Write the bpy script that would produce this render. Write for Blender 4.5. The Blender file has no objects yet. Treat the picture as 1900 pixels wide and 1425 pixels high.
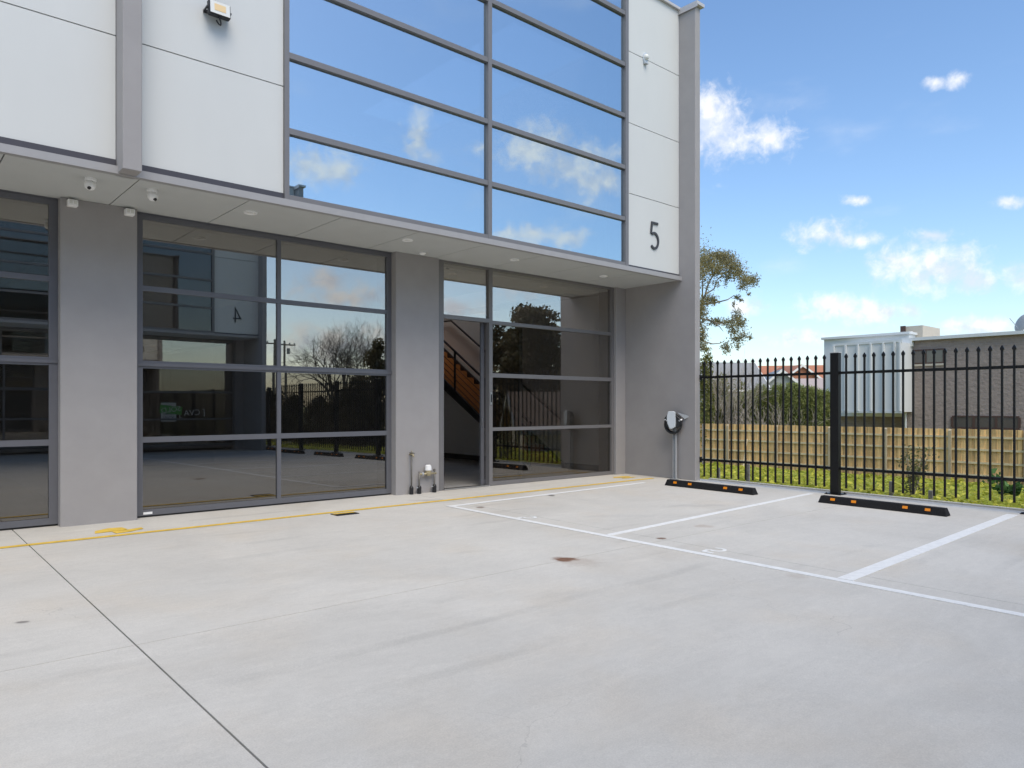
import bpy, bmesh, math, random
import numpy as np
from mathutils import Vector, Matrix, Euler

random.seed(7)
rng = np.random.default_rng(11)
SC = bpy.context.scene
COL = SC.collection
R = math.radians

# ------------------------------------------------------------------ camera
F, CX, HY, CZ, CY = 1356.0, 950.0, 753.0, 1.32, -9.23       # focal length and horizon in photo pixels, camera height and y
TH = math.atan2(2490 - CX, F)
FX, FY, RX, RY = math.cos(TH), math.sin(TH), math.sin(TH), -math.cos(TH)
cam = bpy.data.cameras.new('camera')
cam.sensor_width = 36.0
cam.lens = 36.0 * F / 1900.0
cam.shift_y = (HY - 712.5) / 1900.0
cam.clip_start, cam.clip_end = 0.05, 5000
camo = bpy.data.objects.new('camera', cam)
COL.objects.link(camo)
camo.location = (0, CY, CZ)
camo.rotation_euler = (R(90), 0, -math.atan2(FX, FY))
SC.camera = camo


def ray(u, v):
    a, b = (u - CX) / F, (HY - v) / F
    return Vector((FX + a * RX, FY + a * RY, b))


def onY(u, v, y):
    d = ray(u, v)
    return Vector((0, CY, CZ)) + d * ((y - CY) / d.y)


def onX(u, v, x):
    d = ray(u, v)
    return Vector((0, CY, CZ)) + d * (x / d.x)


SLOPE = 0.011


def onG(u, v):                                              # the forecourt falls 1.1 % away from the building
    d = ray(u, v)
    return Vector((0, CY, CZ)) + d * ((SLOPE * CY - CZ) / (d.z - SLOPE * d.y))


def onD(u, v, depth):
    return Vector((0, CY, CZ)) + ray(u, v) * depth


# ------------------------------------------------------------------ sky and sun
SUN_EL, SUN_AZ = 56.0, 198.0                                # azimuth from +Y towards +X
world = bpy.data.worlds.new('World')
SC.world = world
world.use_nodes = True
wn, wl = world.node_tree.nodes, world.node_tree.links
wn.clear()


def wnode(t, **k):
    n = wn.new(t)
    for a, b in k.items():
        setattr(n, a, b)
    return n


def wmath(op, a, b=None, c=None, clamp=False):
    n = wnode('ShaderNodeMath', operation=op, use_clamp=clamp)
    for i, s in enumerate((a, b, c)):
        if s is None:
            continue
        if isinstance(s, (int, float)):
            n.inputs[i].default_value = s
        else:
            wl.new(s, n.inputs[i])
    return n.outputs[0]


w_out = wnode('ShaderNodeOutputWorld')
w_bg = wnode('ShaderNodeBackground')
w_bg.inputs['Strength'].default_value = 0.115
sky = wnode('ShaderNodeTexSky', sky_type='NISHITA', sun_disc=False)
sky.sun_elevation, sky.sun_rotation = R(SUN_EL), R(SUN_AZ)
sky.altitude, sky.air_density, sky.dust_density, sky.ozone_density = 50, 1.0, 1.2, 1.6
w_tc = wnode('ShaderNodeTexCoord')
DIR = w_tc.outputs['Generated']
# soft cumulus: each cloud is an ellipsoid of directions, broken up by noise
w_n1 = wnode('ShaderNodeTexNoise')
w_n1.inputs['Scale'].default_value = 16
w_n1.inputs['Detail'].default_value = 9
w_n1.inputs['Roughness'].default_value = 0.58
wl.new(DIR, w_n1.inputs['Vector'])
w_n2 = wnode('ShaderNodeTexNoise')
w_n2.inputs['Scale'].default_value = 5.5
w_n2.inputs['Detail'].default_value = 6
w_map2 = wnode('ShaderNodeMapping')
w_map2.inputs['Scale'].default_value = (1, 1, 2.6)
wl.new(DIR, w_map2.inputs['Vector'])
wl.new(w_map2.outputs[0], w_n2.inputs['Vector'])
# (u, v, half width, half height, seen in the glass of the plane y or None)
CLOUDS = [(1325, 238, 52, 55, None), (1352, 258, 70, 32, None), (1425, 254, 38, 30, None), (1735, 152, 17, 10, None), (1774, 149, 18, 12, None),
          (1525, 436, 52, 22, None), (1592, 446, 38, 14, None), (1728, 437, 36, 12, None), (1672, 486, 46, 34, None), (1742, 500, 66, 40, None),
          (1805, 522, 50, 24, None), (1888, 512, 34, 26, None), (1548, 570, 56, 22, None), (1640, 578, 60, 18, None), (1375, 570, 42, 16, None),
          (1495, 628, 60, 12, None), (1810, 608, 70, 16, None), (1590, 372, 26, 8, None), (1870, 376, 30, 10, None),
          (572, 308, 52, 30, 1), (625, 315, 42, 26, 1), (778, 262, 24, 36, 1), (795, 292, 26, 24, 1), (888, 276, 20, 15, 1), (985, 280, 78, 36, 1),
          (1062, 312, 84, 40, 1), (1120, 335, 60, 30, 1), (975, 434, 58, 20, 1), (1050, 440, 32, 15, 1), (605, 520, 40, 22, 0), (640, 548, 96, 20, 0),
          (1000, 520, 90, 26, 0), (860, 570, 60, 16, 0), (640, 640, 150, 30, 0)]
dens = None
for (u, v, hw, hh, glass) in CLOUDS:
    def dr(uu, vv):
        d = ray(uu, vv)
        if glass is not None:
            d.y = -d.y
        return d.normalized()
    c = dr(u, v)
    r_ = (dr(u + 5, v) - dr(u - 5, v)).normalized()
    up = c.cross(r_).normalized()
    if up.z < 0:
        up = -up
    r_ = up.cross(c).normalized()
    w = (dr(u + hw, v) - dr(u - hw, v)).length / 2
    h = (dr(u, v + hh) - dr(u, v - hh)).length / 2
    m = Matrix((r_, up, c)).transposed()
    mp = wnode('ShaderNodeMapping', vector_type='TEXTURE')
    mp.inputs['Location'].default_value = c
    mp.inputs['Rotation'].default_value = m.to_euler('XYZ')
    mp.inputs['Scale'].default_value = (w * 1.15, h * 1.15, w * 1.15)
    wl.new(DIR, mp.inputs['Vector'])
    ln = wnode('ShaderNodeVectorMath', operation='LENGTH')
    wl.new(mp.outputs[0], ln.inputs[0])
    dens = ln.outputs['Value'] if dens is None else wmath('SMOOTH_MIN', dens, ln.outputs['Value'], 0.25)
# density: 1 - distance + noise
d1 = wmath('SUBTRACT', 1.0, dens)
d1 = wmath('MAXIMUM', d1, -1.4)
w_n3 = wnode('ShaderNodeTexNoise')
w_n3.inputs['Scale'].default_value = 46
w_n3.inputs['Detail'].default_value = 8
w_n3.inputs['Roughness'].default_value = 0.62
w_n3.inputs['Distortion'].default_value = 0.4
wl.new(DIR, w_n3.inputs['Vector'])
w_sh = wnode('ShaderNodeVectorMath', operation='ADD')
w_sh.inputs[1].default_value = (-0.006, -0.008, 0.016)
wl.new(DIR, w_sh.inputs[0])
w_n4 = wnode('ShaderNodeTexNoise')
w_n4.inputs['Scale'].default_value = 16
w_n4.inputs['Detail'].default_value = 9
w_n4.inputs['Roughness'].default_value = 0.58
wl.new(w_sh.outputs[0], w_n4.inputs['Vector'])
nz = wmath('MULTIPLY_ADD', w_n1.outputs['Fac'], 2.3, -1.15)
nz3 = wmath('MULTIPLY_ADD', w_n3.outputs['Fac'], 2.6, -1.3)
d2 = wmath('ADD', wmath('ADD', d1, nz), nz3)
ramp = wnode('ShaderNodeMapRange', interpolation_type='SMOOTHSTEP')
ramp.inputs['From Min'].default_value = -0.40
ramp.inputs['From Max'].default_value = 1.2
ramp.inputs['To Max'].default_value = 0.92
wl.new(d2, ramp.inputs['Value'])
# thin veil everywhere
veil = wnode('ShaderNodeMapRange', interpolation_type='SMOOTHSTEP')
veil.inputs['From Min'].default_value = 0.56
veil.inputs['From Max'].default_value = 0.85
veil.inputs['To Max'].default_value = 0.3
wl.new(w_n2.outputs['Fac'], veil.inputs['Value'])
cover = wmath('MAXIMUM', ramp.outputs[0], veil.outputs[0])
# cloud brightness: whiter in thick parts, faintly blue-grey in folds
fold = wnode('ShaderNodeMapRange')
fold.inputs['From Min'].default_value = -0.07
fold.inputs['From Max'].default_value = 0.06
wl.new(wmath('SUBTRACT', w_n1.outputs['Fac'], w_n4.outputs['Fac']), fold.inputs['Value'])
ccol = wnode('ShaderNodeMix', data_type='RGBA')
ccol.inputs['A'].default_value = (4.3, 4.75, 5.6, 1)
ccol.inputs['B'].default_value = (6.0, 6.0, 6.05, 1)
wl.new(fold.outputs[0], ccol.inputs['Factor'])
hs = wnode('ShaderNodeHueSaturation')
hs.inputs['Hue'].default_value = 0.5
hs.inputs['Saturation'].default_value = 1.12
hs.inputs['Value'].default_value = 1.22
wl.new(sky.outputs[0], hs.inputs['Color'])
cmix = wnode('ShaderNodeMix', data_type='RGBA')
wl.new(cover, cmix.inputs['Factor'])
wl.new(hs.outputs[0], cmix.inputs['A'])
wl.new(ccol.outputs['Result'], cmix.inputs['B'])
wl.new(cmix.outputs['Result'], w_bg.inputs['Color'])
wl.new(w_bg.outputs[0], w_out.inputs['Surface'])

sun = bpy.data.lights.new('sun', 'SUN')
sun.energy, sun.angle, sun.color = 1.5, R(40), (1.0, 0.92, 0.80)
suno = bpy.data.objects.new('sun', sun)
COL.objects.link(suno)
sd = Vector((math.sin(R(SUN_AZ)) * math.cos(R(SUN_EL)), math.cos(R(SUN_AZ)) * math.cos(R(SUN_EL)), math.sin(R(SUN_EL))))
suno.rotation_euler = sd.to_track_quat('Z', 'Y').to_euler()

SC.view_settings.view_transform = 'Standard'
SC.view_settings.look = 'None'
SC.view_settings.exposure = 0.70
SC.view_settings.gamma = 1.0
SC.view_settings.use_curve_mapping = False
SC.render.engine = 'CYCLES'
SC.cycles.max_bounces = 8
SC.cycles.transparent_max_bounces = 24
SC.cycles.glossy_bounces = 4
SC.cycles.use_denoising = True
SC.cycles.sample_clamp_indirect = 8


# ------------------------------------------------------------------ materials
def mat(name, color, rough=0.6, metal=0.0, var=0.0, scale=8.0, bump=0.0, bscale=60.0, bdist=0.004, island=0.0, spec=0.5, stretch=(1, 1, 1), detail=4, objrand=0.0):
    m = bpy.data.materials.new(name)
    m.use_nodes = True
    nt = m.node_tree
    b = nt.nodes['Principled BSDF']
    b.inputs['Roughness'].default_value = rough
    b.inputs['Metallic'].default_value = metal
    b.inputs['Specular IOR Level'].default_value = spec
    b.inputs['Base Color'].default_value = (*color, 1)
    geo = nt.nodes.new('ShaderNodeNewGeometry')
    mp = nt.nodes.new('ShaderNodeMapping')
    mp.inputs['Scale'].default_value = stretch
    nt.links.new(geo.outputs['Position'], mp.inputs['Vector'])
    src = None
    if var > 0:
        n = nt.nodes.new('ShaderNodeTexNoise')
        n.inputs['Scale'].default_value = scale
        n.inputs['Detail'].default_value = detail
        n.inputs['Roughness'].default_value = 0.6
        nt.links.new(mp.outputs[0], n.inputs['Vector'])
        mr = nt.nodes.new('ShaderNodeMapRange')
        mr.inputs['From Min'].default_value = 0.25
        mr.inputs['From Max'].default_value = 0.75
        mr.inputs['To Min'].default_value = 1 - var
        mr.inputs['To Max'].default_value = 1 + var
        nt.links.new(n.outputs['Fac'], mr.inputs['Value'])
        src = mr.outputs[0]
    if island > 0:
        mr = nt.nodes.new('ShaderNodeMapRange')
        mr.inputs['To Min'].default_value = 1 - island
        mr.inputs['To Max'].default_value = 1 + island
        nt.links.new(geo.outputs['Random Per Island'], mr.inputs['Value'])
        if src is not None:
            mm = nt.nodes.new('ShaderNodeMath')
            mm.operation = 'MULTIPLY'
            nt.links.new(src, mm.inputs[0])
            nt.links.new(mr.outputs[0], mm.inputs[1])
            src = mm.outputs[0]
        else:
            src = mr.outputs[0]
    if objrand > 0:
        oi = nt.nodes.new('ShaderNodeObjectInfo')
        mr = nt.nodes.new('ShaderNodeMapRange')
        mr.inputs['To Min'].default_value = 1 - objrand
        mr.inputs['To Max'].default_value = 1 + objrand
        nt.links.new(oi.outputs['Random'], mr.inputs['Value'])
        mm = nt.nodes.new('ShaderNodeMath')
        mm.operation = 'MULTIPLY'
        nt.links.new(src, mm.inputs[0])
        nt.links.new(mr.outputs[0], mm.inputs[1])
        src = mm.outputs[0]
    if src is not None:
        vm = nt.nodes.new('ShaderNodeVectorMath')
        vm.operation = 'SCALE'
        vm.inputs[0].default_value = color
        nt.links.new(src, vm.inputs['Scale'])
        nt.links.new(vm.outputs[0], b.inputs['Base Color'])
    if bump > 0:
        n = nt.nodes.new('ShaderNodeTexNoise')
        n.inputs['Scale'].default_value = bscale
        n.inputs['Detail'].default_value = 3
        nt.links.new(mp.outputs[0], n.inputs['Vector'])
        bp = nt.nodes.new('ShaderNodeBump')
        bp.inputs['Strength'].default_value = bump
        bp.inputs['Distance'].default_value = bdist
        nt.links.new(n.outputs['Fac'], bp.inputs['Height'])
        nt.links.new(bp.outputs[0], b.inputs['Normal'])
    return m


def glass(name, f0, tint, wave=0.0006, gcol=(1, 1, 1), dust=0.0):
    m = bpy.data.materials.new(name)
    m.use_nodes = True
    nt = m.node_tree
    nt.nodes.clear()
    N, L = nt.nodes.new, nt.links.new
    out = N('ShaderNodeOutputMaterial')
    lw = N('ShaderNodeLayerWeight')
    lw.inputs['Blend'].default_value = 0.5
    p = N('ShaderNodeMath')
    p.operation = 'POWER'
    p.inputs[1].default_value = 5
    L(lw.outputs['Facing'], p.inputs[0])
    ma = N('ShaderNodeMath')
    ma.operation = 'MULTIPLY_ADD'
    ma.inputs[1].default_value = 1 - f0
    ma.inputs[2].default_value = f0
    L(p.outputs[0], ma.inputs[0])
    geo = N('ShaderNodeNewGeometry')
    nz = N('ShaderNodeTexNoise')
    nz.inputs['Scale'].default_value = 0.95
    nz.inputs['Detail'].default_value = 0.6
    L(geo.outputs['Position'], nz.inputs['Vector'])
    bp = N('ShaderNodeBump')
    bp.inputs['Strength'].default_value = 1.0
    bp.inputs['Distance'].default_value = wave
    L(nz.outputs['Fac'], bp.inputs['Height'])
    gl = N('ShaderNodeBsdfGlossy')
    gl.inputs['Roughness'].default_value = 0.0
    gl.inputs['Color'].default_value = (*gcol, 1)
    if wave > 0:
        L(bp.outputs[0], gl.inputs['Normal'])
    tr = N('ShaderNodeBsdfTransparent')
    tr.inputs['Color'].default_value = (*tint, 1)
    mx = N('ShaderNodeMixShader')
    L(ma.outputs[0], mx.inputs[0])
    L(tr.outputs[0], mx.inputs[1])
    L(gl.outputs[0], mx.inputs[2])
    last = mx.outputs[0]
    if dust > 0:
        n2 = N('ShaderNodeTexNoise')
        n2.inputs['Scale'].default_value = 140
        n2.inputs['Detail'].default_value = 2
        L(geo.outputs['Position'], n2.inputs['Vector'])
        mr = N('ShaderNodeMapRange')
        mr.inputs['From Min'].default_value = 0.5
        mr.inputs['From Max'].default_value = 0.8
        mr.inputs['To Max'].default_value = dust
        L(n2.outputs['Fac'], mr.inputs['Value'])
        df = N('ShaderNodeBsdfDiffuse')
        df.inputs['Color'].default_value = (0.5, 0.48, 0.44, 1)
        m2 = N('ShaderNodeMixShader')
        L(mr.outputs[0], m2.inputs[0])
        L(last, m2.inputs[1])
        L(df.outputs[0], m2.inputs[2])
        last = m2.outputs[0]
    L(last, out.inputs['Surface'])
    return m


def leafmat(name, color, island=0.4, hue=None, trans=0.35):
    m = mat(name, color, rough=0.55, island=island, spec=0.25, var=0.28, scale=1.1)
    nt = m.node_tree
    b = nt.nodes['Principled BSDF']
    out = nt.nodes['Material Output']
    tl = nt.nodes.new('ShaderNodeBsdfTranslucent')
    src = b.inputs['Base Color'].links[0].from_socket
    nt.links.new(src, tl.inputs['Color'])
    if hue is not None:                                     # mix towards a second colour from leaf to leaf
        geo = [n for n in nt.nodes if n.bl_idname == 'ShaderNodeNewGeometry'][0]
        mx = nt.nodes.new('ShaderNodeMix')
        mx.data_type = 'RGBA'
        ml = nt.nodes.new('ShaderNodeMath')
        ml.operation = 'MULTIPLY'
        ml.inputs[1].default_value = 7.31
        fr = nt.nodes.new('ShaderNodeMath')
        fr.operation = 'FRACT'
        nt.links.new(geo.outputs['Random Per Island'], ml.inputs[0])
        nt.links.new(ml.outputs[0], fr.inputs[0])
        nt.links.new(fr.outputs[0], mx.inputs['Factor'])
        nt.links.new(src, mx.inputs['A'])
        mx.inputs['B'].default_value = (*hue, 1)
        nt.links.new(mx.outputs['Result'], b.inputs['Base Color'])
        nt.links.new(mx.outputs['Result'], tl.inputs['Color'])
    ms = nt.nodes.new('ShaderNodeMixShader')
    ms.inputs[0].default_value = trans
    nt.links.new(b.outputs[0], ms.inputs[1])
    nt.links.new(tl.outputs[0], ms.inputs[2])
    nt.links.new(ms.outputs[0], out.inputs['Surface'])
    return m


M = {}
M['white_panel'] = mat('white_panel_paint', (0.61, 0.62, 0.59), 0.6, var=0.022, scale=1.3, stretch=(1.2, 1.2, 0.5), detail=7, bump=0.12, bscale=220, bdist=0.001)
M['render'] = mat('grey_textured_render', (0.335, 0.32, 0.31), 0.85, var=0.05, scale=3.0, bump=0.55, bscale=170, bdist=0.004)
M['flash'] = mat('dark_flashing', (0.06, 0.058, 0.068), 0.45, var=0.05)
M['trim'] = mat('soffit_trim', (0.34, 0.335, 0.33), 0.5, var=0.04)
M['soffit'] = mat('soffit_sheet', (0.52, 0.535, 0.515), 0.75, var=0.03, scale=2.5, bump=0.1, bscale=250, bdist=0.001)
M['core'] = mat('joint_backing', (0.10, 0.10, 0.10), 0.9)
M['frame'] = mat('window_frame_aluminium', (0.19, 0.183, 0.18), 0.42, metal=0.15, var=0.04)
M['dframe'] = mat('door_frame_aluminium', (0.135, 0.138, 0.152), 0.42, metal=0.15, var=0.05)
M['cap'] = mat('cap_flashing', (0.52, 0.50, 0.48), 0.45, metal=0.1)
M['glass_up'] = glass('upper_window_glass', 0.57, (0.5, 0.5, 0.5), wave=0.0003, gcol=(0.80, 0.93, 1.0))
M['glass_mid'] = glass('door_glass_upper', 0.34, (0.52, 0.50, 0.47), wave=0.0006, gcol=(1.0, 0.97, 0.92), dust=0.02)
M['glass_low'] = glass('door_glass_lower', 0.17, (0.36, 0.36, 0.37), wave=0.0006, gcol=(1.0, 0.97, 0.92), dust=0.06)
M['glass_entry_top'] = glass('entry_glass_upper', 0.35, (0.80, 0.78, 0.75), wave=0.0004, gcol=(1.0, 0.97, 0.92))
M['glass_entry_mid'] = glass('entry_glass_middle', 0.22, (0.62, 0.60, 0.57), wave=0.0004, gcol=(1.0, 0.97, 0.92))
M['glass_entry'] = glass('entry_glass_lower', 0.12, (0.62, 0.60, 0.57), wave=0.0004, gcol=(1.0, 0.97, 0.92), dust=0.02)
M['glass_dark'] = glass('dark_tinted_glass', 0.12, (0.2, 0.2, 0.2), wave=0.0006)
M['added_skylight'] = glass('added_skylight_glass', 0.06, (0.95, 0.95, 0.95), wave=0)  # clear pane for the roof opening added over the stair
M['inner'] = mat('interior_wall_paint', (0.84, 0.83, 0.81), 0.8, var=0.02)
M['ifloor'] = mat('interior_concrete_floor', (0.36, 0.35, 0.33), 0.5, var=0.15, scale=2.5)
M['skirt'] = mat('skirting_dark', (0.05, 0.045, 0.04), 0.6)
M['timber_tread'] = mat('stained_timber_tread', (0.36, 0.15, 0.045), 0.5, var=0.25, scale=9, stretch=(1, 8, 8))
M['blacksteel'] = mat('black_steel', (0.018, 0.018, 0.02), 0.4, spec=0.5)
M['fence'] = mat('black_powdercoat', (0.007, 0.007, 0.0075), 0.45, var=0.1, spec=0.3)
M['stainless'] = mat('stainless', (0.6, 0.6, 0.6), 0.3, metal=1.0)
M['galv'] = mat('galvanised', (0.42, 0.44, 0.45), 0.5, metal=0.25, var=0.1, scale=20)
M['copper'] = mat('aged_pipe', (0.16, 0.15, 0.13), 0.5, metal=0.4, var=0.3, scale=30)
M['brass'] = mat('pale_brass', (0.42, 0.36, 0.22), 0.5, metal=0.3)
M['wplastic'] = mat('white_plastic', (0.86, 0.86, 0.84), 0.4)
M['gplastic'] = mat('grey_plastic', (0.55, 0.60, 0.63), 0.35)
M['bplastic'] = mat('black_plastic', (0.012, 0.012, 0.013), 0.45)
M['cream'] = mat('cream_plastic', (0.55, 0.48, 0.36), 0.5)
M['lens'] = mat('frosted_lens', (0.72, 0.72, 0.66), 0.25)
M['led'] = mat('led_chip', (0.75, 0.55, 0.28), 0.4)
M['rubber'] = mat('rubber_wheel_stop', (0.014, 0.014, 0.015), 0.8, spec=0.25, var=0.5, scale=60, bump=0.6, bscale=120, bdist=0.004)
M['amber'] = mat('amber_reflector', (0.85, 0.27, 0.01), 0.3)
M['white_paint'] = mat('white_line_paint', (0.74, 0.74, 0.71), 0.7, var=0.10, scale=14, detail=8)
M['yellow_paint'] = mat('yellow_line_paint', (0.70, 0.47, 0.06), 0.7, var=0.22, scale=10, detail=8)
M['dark_sign'] = mat('charcoal_numeral', (0.045, 0.046, 0.05), 0.5)
M['iron'] = mat('cast_iron_grate', (0.03, 0.028, 0.026), 0.6, metal=0.3)
M['soil'] = mat('soil', (0.26, 0.25, 0.09), 0.95, var=0.3, scale=1.5)
M['paling'] = mat('treated_pine_paling', (0.70, 0.465, 0.205), 0.8, objrand=0.32, var=0.34, scale=5.0, stretch=(1, 4, 0.35), detail=6)
M['prail'] = mat('pine_rail', (0.66, 0.55, 0.34), 0.8, var=0.15, scale=5)
M['ppost'] = mat('pine_post', (0.45, 0.37, 0.24), 0.85, var=0.2, scale=6, stretch=(1, 1, 0.3))
M['stake'] = mat('weathered_stake', (0.22, 0.205, 0.19), 0.9, var=0.25, scale=20)
M['blockwork'] = None
M['clad'] = mat('pale_metal_cladding', (0.66, 0.675, 0.655), 0.5, var=0.02)
M['cladtrim'] = mat('pale_metal_trim', (0.62, 0.64, 0.62), 0.45)
M['beige'] = mat('beige_render', (0.50, 0.45, 0.36), 0.85, var=0.04)
M['brownframe'] = mat('brown_window_frame', (0.075, 0.04, 0.028), 0.5)
M['hglass'] = mat('house_window_glass', (0.10, 0.09, 0.08), 0.08, spec=0.8)
M['dish'] = mat('dish_grey', (0.33, 0.34, 0.33), 0.5)
M['greywall'] = mat('pale_grey_weatherboard', (0.36, 0.365, 0.33), 0.7)
M['redbrick'] = mat('red_brick', (0.33, 0.12, 0.075), 0.85, var=0.2, scale=8)
M['greyroof'] = mat('grey_metal_roof', (0.25, 0.25, 0.24), 0.5, var=0.06, scale=3)
M['paleroof'] = mat('pale_tile_roof', (0.42, 0.35, 0.31), 0.7, var=0.08, scale=6)
M['orangeroof'] = mat('terracotta_roof', (0.42, 0.175, 0.095), 0.8, var=0.12, scale=6)
M['brownroof'] = mat('brown_tile_roof', (0.20, 0.14, 0.10), 0.8, var=0.15, scale=5)
M['barge'] = mat('white_timber_trim', (0.75, 0.73, 0.68), 0.6)
M['bark'] = mat('grey_bark', (0.24, 0.21, 0.17), 0.9, var=0.25, scale=8)
M['twig'] = mat('dry_twig', (0.36, 0.31, 0.25), 0.9, var=0.25, scale=6)
M['darktwig'] = mat('dark_twig', (0.13, 0.11, 0.095), 0.9, var=0.25, scale=6)
M['gumleaf'] = leafmat('gum_leaf', (0.25, 0.235, 0.12), 0.5, hue=(0.42, 0.36, 0.17), trans=0.5)
M['hedgeleaf'] = leafmat('hedge_leaf', (0.25, 0.29, 0.09), 0.5, hue=(0.36, 0.37, 0.13), trans=0.5)
M['bushleaf'] = leafmat('bush_leaf', (0.17, 0.19, 0.055), 0.5, hue=(0.27, 0.25, 0.08), trans=0.45)
M['darkleaf'] = leafmat('dark_leaf', (0.085, 0.075, 0.034), 0.5, hue=(0.15, 0.115, 0.055), trans=0.25)
M['limeleaf'] = leafmat('lime_ground_cover_leaf', (0.60, 0.56, 0.085), 0.4, hue=(0.38, 0.44, 0.06), trans=0.45)
M['weedleaf'] = leafmat('dry_weed_leaf', (0.22, 0.19, 0.10), 0.5, hue=(0.17, 0.19, 0.06), trans=0.3)
M['greenleaf'] = leafmat('broad_green_leaf', (0.07, 0.15, 0.04), 0.4, trans=0.3)
M['sold_green'] = mat('sold_green', (0.10, 0.42, 0.05), 0.5)
M['paper'] = mat('white_paper', (0.72, 0.70, 0.64), 0.6)


def concrete():
    m = bpy.data.materials.new('forecourt_concrete')
    m.use_nodes = True
    nt = m.node_tree
    N, L = nt.nodes.new, nt.links.new
    b = nt.nodes['Principled BSDF']
    b.inputs['Roughness'].default_value = 0.75
    b.inputs['Specular IOR Level'].default_value = 0.2
    geo = N('ShaderNodeNewGeometry')
    pos = geo.outputs['Position']

    def noise(scale, detail, stretch=(1, 1, 1), rot=0, rough=0.6, dist=0.0):
        mp = N('ShaderNodeMapping')
        mp.inputs['Scale'].default_value = stretch
        mp.inputs['Rotation'].default_value = (0, 0, rot)
        L(pos, mp.inputs['Vector'])
        n = N('ShaderNodeTexNoise')
        n.inputs['Scale'].default_value = scale
        n.inputs['Detail'].default_value = detail
        n.inputs['Roughness'].default_value = rough
        n.inputs['Distortion'].default_value = dist
        L(mp.outputs[0], n.inputs['Vector'])
        return n.outputs['Fac']

    def rng_(v, a, b_, lo, hi, smooth=True):
        r = N('ShaderNodeMapRange')
        if smooth:
            r.interpolation_type = 'SMOOTHSTEP'
        r.inputs['From Min'].default_value = a
        r.inputs['From Max'].default_value = b_
        r.inputs['To Min'].default_value = lo
        r.inputs['To Max'].default_value = hi
        L(v, r.inputs['Value'])
        return r.outputs[0]

    def mth(op, a, b_):
        n = N('ShaderNodeMath')
        n.operation = op
        for i, s in enumerate((a, b_)):
            if isinstance(s, (int, float)):
                n.inputs[i].default_value = s
            else:
                L(s, n.inputs[i])
        return n.outputs[0]

    v = rng_(noise(0.55, 6, dist=0.8), 0.3, 0.7, 0.93, 1.05)
    v = mth('MULTIPLY', v, rng_(noise(2.2, 6, (0.7, 1.2, 1), 0.25, dist=1.2), 0.3, 0.75, 0.975, 1.02))
    v = mth('MULTIPLY', v, rng_(noise(9, 4, (0.25, 2.0, 1), -0.15, dist=0.6), 0.3, 0.75, 0.982, 1.015))
    v = mth('MULTIPLY', v, rng_(noise(140, 3), 0.25, 0.75, 0.88, 1.09, False))
    v = mth('MULTIPLY', v, rng_(noise(1.1, 8, (1, 1, 1), 0.7, 0.7, 1.5), 0.66, 0.80, 1.0, 0.90))
    v = mth('MULTIPLY', v, rng_(noise(38, 2), 0.80, 0.84, 1.0, 0.62))
    v = mth('MULTIPLY', v, rng_(noise(24, 8, dist=0.5, rough=0.72), 0.3, 0.72, 0.955, 1.035, False))
    v = mth('MULTIPLY', v, rng_(noise(5, 8, (0.55, 1.5, 1), 0.5, 0.7, 2.0), 0.3, 0.72, 0.965, 1.025, False))
    # sparse grit and a few hairline cracks
    v = mth('MULTIPLY', v, rng_(noise(11, 5, rough=0.75), 0.735, 0.77, 1.0, 0.8))
    vo = N('ShaderNodeTexVoronoi')
    vo.feature = 'DISTANCE_TO_EDGE'
    vo.inputs['Scale'].default_value = 0.42
    wj = N('ShaderNodeTexNoise')
    wj.inputs['Scale'].default_value = 2.2
    wj.inputs['Detail'].default_value = 7
    L(pos, wj.inputs['Vector'])
    wa = N('ShaderNodeVectorMath')
    wa.operation = 'MULTIPLY_ADD'
    wa.inputs[1].default_value = (0.9, 0.9, 0)
    L(wj.outputs['Color'], wa.inputs[0])
    L(pos, wa.inputs[2])
    L(wa.outputs[0], vo.inputs['Vector'])
    crack = mth('MULTIPLY', rng_(vo.outputs['Distance'], 0.0, 0.0022, 0.16, 0.0), rng_(noise(0.33, 3, rot=2.0), 0.52, 0.6, 0, 1))
    v = mth('SUBTRACT', v, crack)
    # faint curved tyre scuffs
    wv = N('ShaderNodeTexWave')
    wv.wave_type = 'RINGS'
    wv.inputs['Scale'].default_value = 0.55
    wv.inputs['Distortion'].default_value = 1.2
    wv.inputs['Detail'].default_value = 3
    mpw = N('ShaderNodeMapping')
    mpw.inputs['Location'].default_value = (3.5, 11.0, 0)
    L(pos, mpw.inputs['Vector'])
    L(mpw.outputs[0], wv.inputs['Vector'])
    scuff = mth('MULTIPLY', rng_(wv.outputs['Fac'], 0.86, 1.0, 0.0, 0.09), rng_(noise(0.45, 4), 0.5, 0.65, 0, 1))
    v = mth('SUBTRACT', v, scuff)
    base = N('ShaderNodeVectorMath')
    base.operation = 'SCALE'
    base.inputs[0].default_value = (0.575, 0.552, 0.495)
    L(v, base.inputs['Scale'])
    col = base.outputs[0]
    tint = N('ShaderNodeMix')
    tint.data_type = 'RGBA'
    tint.blend_type = 'MULTIPLY'
    tint.inputs['B'].default_value = (1.0, 0.955, 0.90, 1)
    L(rng_(noise(0.8, 5, rot=1.1), 0.45, 0.75, 0, 0.75), tint.inputs['Factor'])
    L(col, tint.inputs['A'])
    col = tint.outputs['Result']
    # rust and mud stains where the photograph shows them: pixel, length, width, strength
    wob = N('ShaderNodeTexNoise')
    wob.inputs['Scale'].default_value = 9
    wob.inputs['Detail'].default_value = 6
    L(pos, wob.inputs['Vector'])
    wn_ = mth('MULTIPLY', mth('SUBTRACT', wob.outputs['Fac'], 0.5), 1.6)
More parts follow.
